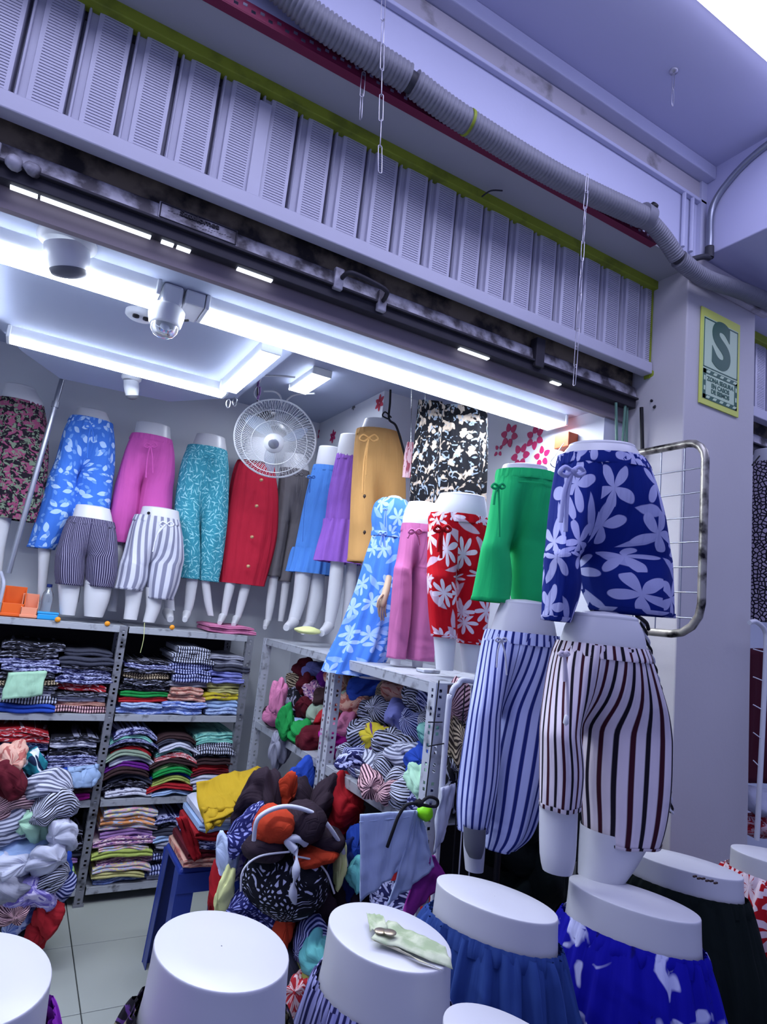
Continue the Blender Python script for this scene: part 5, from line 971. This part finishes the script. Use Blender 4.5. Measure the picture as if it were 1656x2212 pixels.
for lab, px, py, R_, mt_ in (('small red flower sticker high on the right wall above the tan trousers', 820, 870, .05, 'wall sticker red'), ('small dark flower sticker on the wall right of the fan', 719, 943, .045, 'wall sticker magenta'), ('dark flower sticker half hidden at the fan rim', 684, 940, .05, 'wall sticker magenta'), ('tiny grey sticker on the right wall near the ceiling', 764, 878, .025, 'mannequin grey')):
    r_ = ray(px, py); P = CAM + r_ * ((1.68 - CAM.x) / r_.x); t_ = thing('wall_sticker', lab, 'sticker', P); petals(t_, [(P.y + R_*.6*math.cos(a), P.z + R_*.6*math.sin(a), a, R_*.5, R_*.28) for a in [.5 + 2*PI*k/6 for k in range(6)]], 1.679, mt_)
tag(obj('orange_box', MB().box(2.06, 2.12, .27, .36, 2.44, 2.51), 'orange box', smooth=False, bevel=.003), 'small orange box on the wall behind the navy floral shorts', 'box')
ho = MB(); ho.tube(curve_pts([at(1217, 958, .272), at(1198, 985, .22), at(1188, 1000, .20), at(1198, 1010, .2), at(1208, 1004, .2)], 5), .0025, 6); tag(obj('wire_hook', ho, 'chrome'), 'bent wire hook below the orange box', 'hook')
# black floral cloths hanging from the ceiling, pink garment, rope
def hang(label, x0, x1, y0, y1, Y, mat, seed, name='hanging_garment', rows=None):
    t = thing(name, label, 'clothes', at((x0 + x1)/2, y1, Y)); rows = rows or [(y0, x0 + 6, x1 - 4), (y0 + (y1-y0)*.4, x0 + 2, x1), (y1, x0, x1)]
    mb = MB(); loft(mb, knots(rows, Y), .22, None, n=72, fold=(.05, .10), freq=7, seed=seed, circ=.7); obj('cloth', mb, mat, t); return t
t_ = hang('black dress with beige flowers hanging left, right of the tan trousers', 886, 950, 868, 1092, .64, 'black beige floral', 3, rows=[(866, 905, 955), (930, 898, 956), (1010, 888, 952), (1094, 884, 948)])
t2_ = hang('black dress with beige flowers hanging nearest the white wall', 945, 1050, 880, 1085, .56, 'black beige floral', 8, rows=[(878, 948, 1050), (950, 946, 1050), (1020, 942, 1048), (1084, 938, 1044)])
for t, a, b in ((t_, (918, 872), (922, 790)), (t2_, (1000, 885), (1003, 800))): obj('hanger_wire', MB().tube([at(*a, .6), at(*b, .6)], .002, 6), 'chrome', t)
t3_ = hang('small pale pink garment with red motif behind the black dresses', 870, 896, 955, 1032, .80, 'pink motif', 5, rows=[(955, 880, 894), (985, 873, 896), (1032, 869, 890)])
obj('hanger_wire', MB().tube([at(887, 958, .8), at(890, 800, .8)], .002, 6), 'chrome', t3_)
rp = MB(); rp.tube(curve_pts([at(843, 842, .95), at(842, 870, .95), at(840, 905, .95), at(855, 920, .95), at(868, 960, .95), at(878, 1000, .95)], 6), .006, 8); rp.tube(curve_pts([at(838, 905, .94), at(826, 898, .94), at(832, 890, .94), at(845, 902, .94)], 5), .004, 6); tag(obj('rope', rp, 'black cord'), 'black rope hanging over the tan trousers mannequin', 'rope')
# wire grid panel beside the pillar
GX = 2.05
def gx(px, py): r = ray(px, py); return CAM + r * ((GX - CAM.x) / r.x)
gr = thing('grid_panel', 'chrome wire grid panel with chipped rounded frame beside the pillar', 'grid', (GX, -.3, 1.64))
fm = MB(); R_ = .07; y0g, y1g, z0g, z1g = -.415, .08, 1.635, 2.335; pts = [Vector((GX, y1g, z1g)), Vector((GX, y0g + R_, z1g))] + [Vector((GX, y0g + R_ - R_*math.sin(a), z1g - R_ + R_*math.cos(a))) for a in (.4, .8, 1.2)] + [Vector((GX, y0g, z1g - R_)), Vector((GX, y0g, z0g + R_*1.6))] + [Vector((GX, y0g + R_*1.6*(1 - math.cos(a)), z0g + R_*1.6*(1 - math.sin(a)))) for a in (.4, .8, 1.2)] + [Vector((GX, y0g + R_*1.6, z0g)), Vector((GX, y1g, z0g))]
fm.tube(pts, .0145, 12); obj('frame', fm, 'chipped chrome', gr)
for k in range(7): z = z1g - .09*(k + 1) - .01; obj('wire', MB().tube([(GX, y0g + .005, z), (GX, y1g, z)], .0026, 6), 'pole metal', gr)
for k in range(4): y = y0g + .085 + .1*k; obj('wire', MB().tube([(GX + .004, y, z0g + .01), (GX + .004, y, z1g - .005)], .0026, 6), 'pole metal', gr)
obj('wall_arm', MB().tube([(GX, .06, z1g), (GX, .13, z1g), (GX + .08, .15, z1g)], .008, 8), 'chrome', gr)
# black and white twisted cord beside the wine stripes
ch = thing('twisted_cord', 'black and white twisted cord hanging down beside the wine striped shorts', 'cord', at(1448, 1758, -.45)); P = curve_pts([at(1385, 1340, -.45), at(1402, 1400, -.45), at(1420, 1470, -.45), at(1436, 1540, -.45), at(1442, 1640, -.45), at(1444, 1700, -.45), at(1450, 1756, -.45)], 12)
for s_, m_ in ((0, 'black cord'), (1, 'white cord')):
    mb = MB(); mb.tube([p + Vector((.0045*math.cos(i*.9 + s_*PI), .0045*math.sin(i*.9 + s_*PI), 0)) for i, p in enumerate(P)], .0042, 6); obj('strand', mb, m_, ch)
tag(obj('black_strap', MB().tube(curve_pts([at(1375, 1330, -.50), at(1395, 1345, -.46), at(1400, 1360, -.45)], 5), .006, 8), 'black cord'), 'short black strap above the twisted cord', 'strap')
# ------------------------------------------------------------------ neighbouring shop past the pillar
struct('wall_back_right', MB().box(2.742, 5, 1.0, 1.06, 0, 3.2), 'shop wall paint'); struct('wall_hall_right', MB().box(4.4, 4.46, -3.2, .1, 0, 3.65), 'fascia paint')
nm = mannequin('mannequin in a pebble print skirt in the neighbouring shop', -.10, [(975, 1628, 1700), (1000, 1622, 1715)], lidr=.006); skirt(nm, 'skirt', 'pebble print', -.10, [(1000, 1618, 1720), (1100, 1614, 1740), (1250, 1612, 1745), (1345, 1616, 1735)], seed=31, fold=(.01, .03))
obj('hanger_cord', MB().tube([at(1624, 1005, -.30), at(1640, 985, -.30)], .003, 6), 'black cord', nm)
rk2 = thing('display_rack', 'white wire rack at the right edge past the pillar', 'rack', at(1630, 1800, -.24)); Yk = -.24
fr = MB(); fr.tube(curve_pts([at(1618, 1345, Yk), at(1632, 1343, Yk), at(1650, 1360, Yk), at(1654, 1390, Yk), at(1650, 1500, Yk), at(1640, 1700, Yk), at(1634, 1815, Yk)], 6), .010, 10); obj('frame', fr, 'white plastic', rk2)
for k in range(5): obj('wire', MB().tube([at(1626, 1402 + k*60, Yk + .02), at(1648 - k*2, 1408 + k*62, Yk)], .0022, 6), 'white plastic', rk2)
tag(sheet('maroon_cloth', [at(1600, 1400, .2), at(1670, 1400, .2), at(1660, 1690, .2), at(1600, 1690, .2)], 'maroon cloth', .015, 14, 20, 3, 3, solid=.01), 'dark maroon cloth hanging behind the white wire rack', 'clothes')
tag(wad('crumpled_garment', at(1635, 1730, .15), (.12, .08, .06), 'cloth wht', 811), 'white garment low behind the wire rack at the right edge', 'clothes'); tag(wad('crumpled_garment', at(1640, 1780, .15), (.12, .08, .05), 'cloth rfl', 812), 'red and white garment lowest behind the wire rack', 'clothes')
# ------------------------------------------------------------------ row of full mannequins in front
def front(label, px, py, mat, seed, top=1.0, a=.138, b=.100, yaw=-80, zb=.93, zf=.93, flare=(.21, .17), fold=(.045, .13), freq=19, patch=None, name='skirt'):
    c = atz(px, py, top); r = thing('mannequin', label, 'mannequin', (c.x, c.y, 0)); rho = b / a
    mb = MB(); K = [(c.x, c.y, top - .006, a), (c.x, c.y, top - .04, a*1.01), (c.x, c.y, top - .10, a*1.05), (c.x, c.y, top - .2, a*1.2), (c.x, c.y, .72, a*1.2), (c.x, c.y, .66, a*.9)]
    rg = loft(mb, K, rho, yaw, n=56, stepz=.02, explicit=True); cc = sum(rg[0], Vector()) / 56
    def sc(k, h): return [cc + (p - cc) * k + Vector((0, 0, h)) for p in rg[0]]
    mb.quadstrip([rg[0], sc(.999, .004), sc(.993, .006), sc(.98, .0065), sc(.5, .0075), sc(.01, .008)])
    w = Vector((math.cos(math.radians(yaw)), math.sin(math.radians(yaw)), 0))
    for s_ in (-1, 1):
        h = Vector((c.x, c.y, 0)) + w * s_ * a * .52; lm = MB(); rl = loft(lm, [(h.x, h.y, .76, .085), (h.x, h.y, .6, .075), (h.x, h.y, .42, .052), (h.x, h.y, .28, .052), (h.x, h.y, .1, .032), (h.x, h.y, .02, .04)], .95, yaw, n=18, stepz=.04, explicit=True); lm.cap(rl[-1]); obj('leg', lm, 'mannequin white', r); fm_ = MB()
        fm_.tube([h + Vector((0, 0, .02)), h + Vector((.08, .0, .018)), h + Vector((.16, 0, .012))], .03, 10, rr=[.034, .03, .018]); obj('foot', fm_, 'mannequin white', r)
    obj('body', mb, 'mannequin white', r)
    sk_ = MB(); zt = zb; A0 = a*1.06 + .004
    K = [(c.x, c.y, zt, A0*.99), (c.x, c.y, zt - .03, A0*1.07), (c.x, c.y, zt - .10, a*1.30), (c.x, c.y, zt - .22, a*1.48), (c.x, c.y, .45, flare[0]), (c.x, c.y, .16, flare[0]*1.12)]
    loft(sk_, K, rho*1.06, yaw, n=144, stepz=.014, fold=fold, freq=freq, seed=seed, gather=.04, circ=1.15, explicit=True); obj(name, sk_, mat, r)
    wb_ = MB(); loft(wb_, [(c.x, c.y, zt + .006, A0*1.0), (c.x, c.y, zt - .012, A0*1.045), (c.x, c.y, zt - .03, A0*1.045)], rho*1.04, yaw, n=180, stepz=.005, fold=(.012, .02), freq=36, seed=seed, circ=1.15, explicit=True); obj('waistband', wb_, mat, r)
    return r, c
front('front mannequin with flat white top, dark multicoloured skirt, left of centre', 478, 2046, 'black multicolour', 1, zb=.895, a=.140, b=.108)
mB, cB = front('front mannequin with a banknote on its top and lilac striped skirt', 838, 2018, 'lilac stripe', 2, zb=.90, fold=(.03, .07), freq=13)
front('front mannequin in a slate blue gathered skirt, right of the banknote one', 1068, 1938, 'slate blue', 3, zb=.935, yaw=-66, a=.145, b=.078)
front('front mannequin in a royal blue skirt with white brush print', 1364, 1938, 'royal blue print', 4, zb=.925, yaw=-66, a=.150, b=.078, fold=(.02, .06))
mE, cE = front('front mannequin in a black skirt with chipped rim, behind the royal blue one', 1476, 1862, 'black green', 5, zb=.94, yaw=-62, a=.148, b=.076, fold=(.01, .04))
front('front mannequin in a red skirt with white daisies at the right edge', 1690, 1855, 'red daisy', 6, zb=.945, yaw=-62, b=.08)
front('front mannequin in a bright purple skirt cut by the lower left corner', -50, 2108, 'bright purple', 7, zb=.935)
front('front mannequin whose white tip just shows at the bottom edge', 1106, 2268, 'slate blue', 8, zb=.9, a=.12, b=.075)
ck = MB(); tipc = atz(1476, 1862, 1.0)
for k in range(6): q = atz(1500 + k*9, 1893 + k*2.5 + (k % 2)*2, 1.0065); ck.box(q.x - .006, q.x + .007, q.y - .002, q.y + .002, 1.0045, 1.0085)
obj('chip', ck, 'mannequin wear', mE, smooth=False, label='dark chipped patch on the rim')
tag(obj('tape_band', MB().tube([at(1008, 263, YC), at(1013, 266, YC)], .0425, 16), 'yellow green trim'), 'yellow tape mark on the long corrugated conduit', 'tape')
bn = thing('banknote', 'crumpled pale green banknote lying on the front mannequin top', 'banknote', (cB.x, cB.y, 1.008))
Z = lambda px, py, h=.012: atz(px, py, 1.0 + h)
o = sheet('note', [Z(838, 1990, .012), Z(962, 2050, .014), Z(978, 2090, .004), Z(800, 2032, .012)], 'banknote', .004, 20, 8, 6, 3, bn, .0008, push=Vector((0, 0, 1)))
o = sheet('border', [Z(800, 2030, .010), Z(850, 2042, .011), Z(905, 2075, .010), Z(955, 2096, .001)], 'banknote border', .001, 6, 6, 6, 3, bn, .0008, push=Vector((0, 0, 1)))
sheet('folded_end', [Z(790, 1978, .012), Z(826, 1982, .018), Z(838, 2010, .015), Z(800, 2014, .012)], 'banknote', .005, 10, 8, 16, 3, bn, .0008, push=Vector((0, 0, 1)))
for i, (x, y, h) in enumerate(((822, 2011, .020), (842, 2014, .023))): tag(obj('coin', MB().lathe(Z(x, y, h), [(0, .0014), (.0105, .0014), (.012, .0006), (.012, -.0008), (0, -.001)], n=24), 'coin metal'), ('left of two coins on the banknote', 'right of two coins on the banknote')[i], 'coin', 'coins on the banknote')
tag(obj('price_mark', MB().tube([at(862, 2170, -.82), at(860, 2164, -.82)], .001, 5), 'dark steel'), 'tiny dark pencil mark on the lilac-skirted mannequin', 'mark') if False else None

for i, (x, y, z, rx, rz, lab) in enumerate(((1.55, -.02, .62, .16, .13, 'added black cloth mass under the blue striped trousers'), (1.75, .0, .75, .15, .14, 'added black cloth mass between the striped mannequins, low'), (1.45, .1, .30, .2, .15, 'added black cloth heap on the floor beneath the white rack'), (1.9, .02, .45, .2, .16, 'added black cloth heap at the foot of the pillar, left side'), (1.62, .02, .95, .14, .14, 'added black cloth behind the blue striped trousers'), (1.95, .05, 1.0, .14, .15, 'added black cloth behind the wine striped shorts'))):  # black masses added to darken the area under the striped mannequins
    ws[0] += 1; tag(bunch('dark_cloth_fill', (x, y, z), (rx, .11, rz), 'black green', ws[0]), lab, 'clothes', 'added dark cloth behind the striped mannequins')
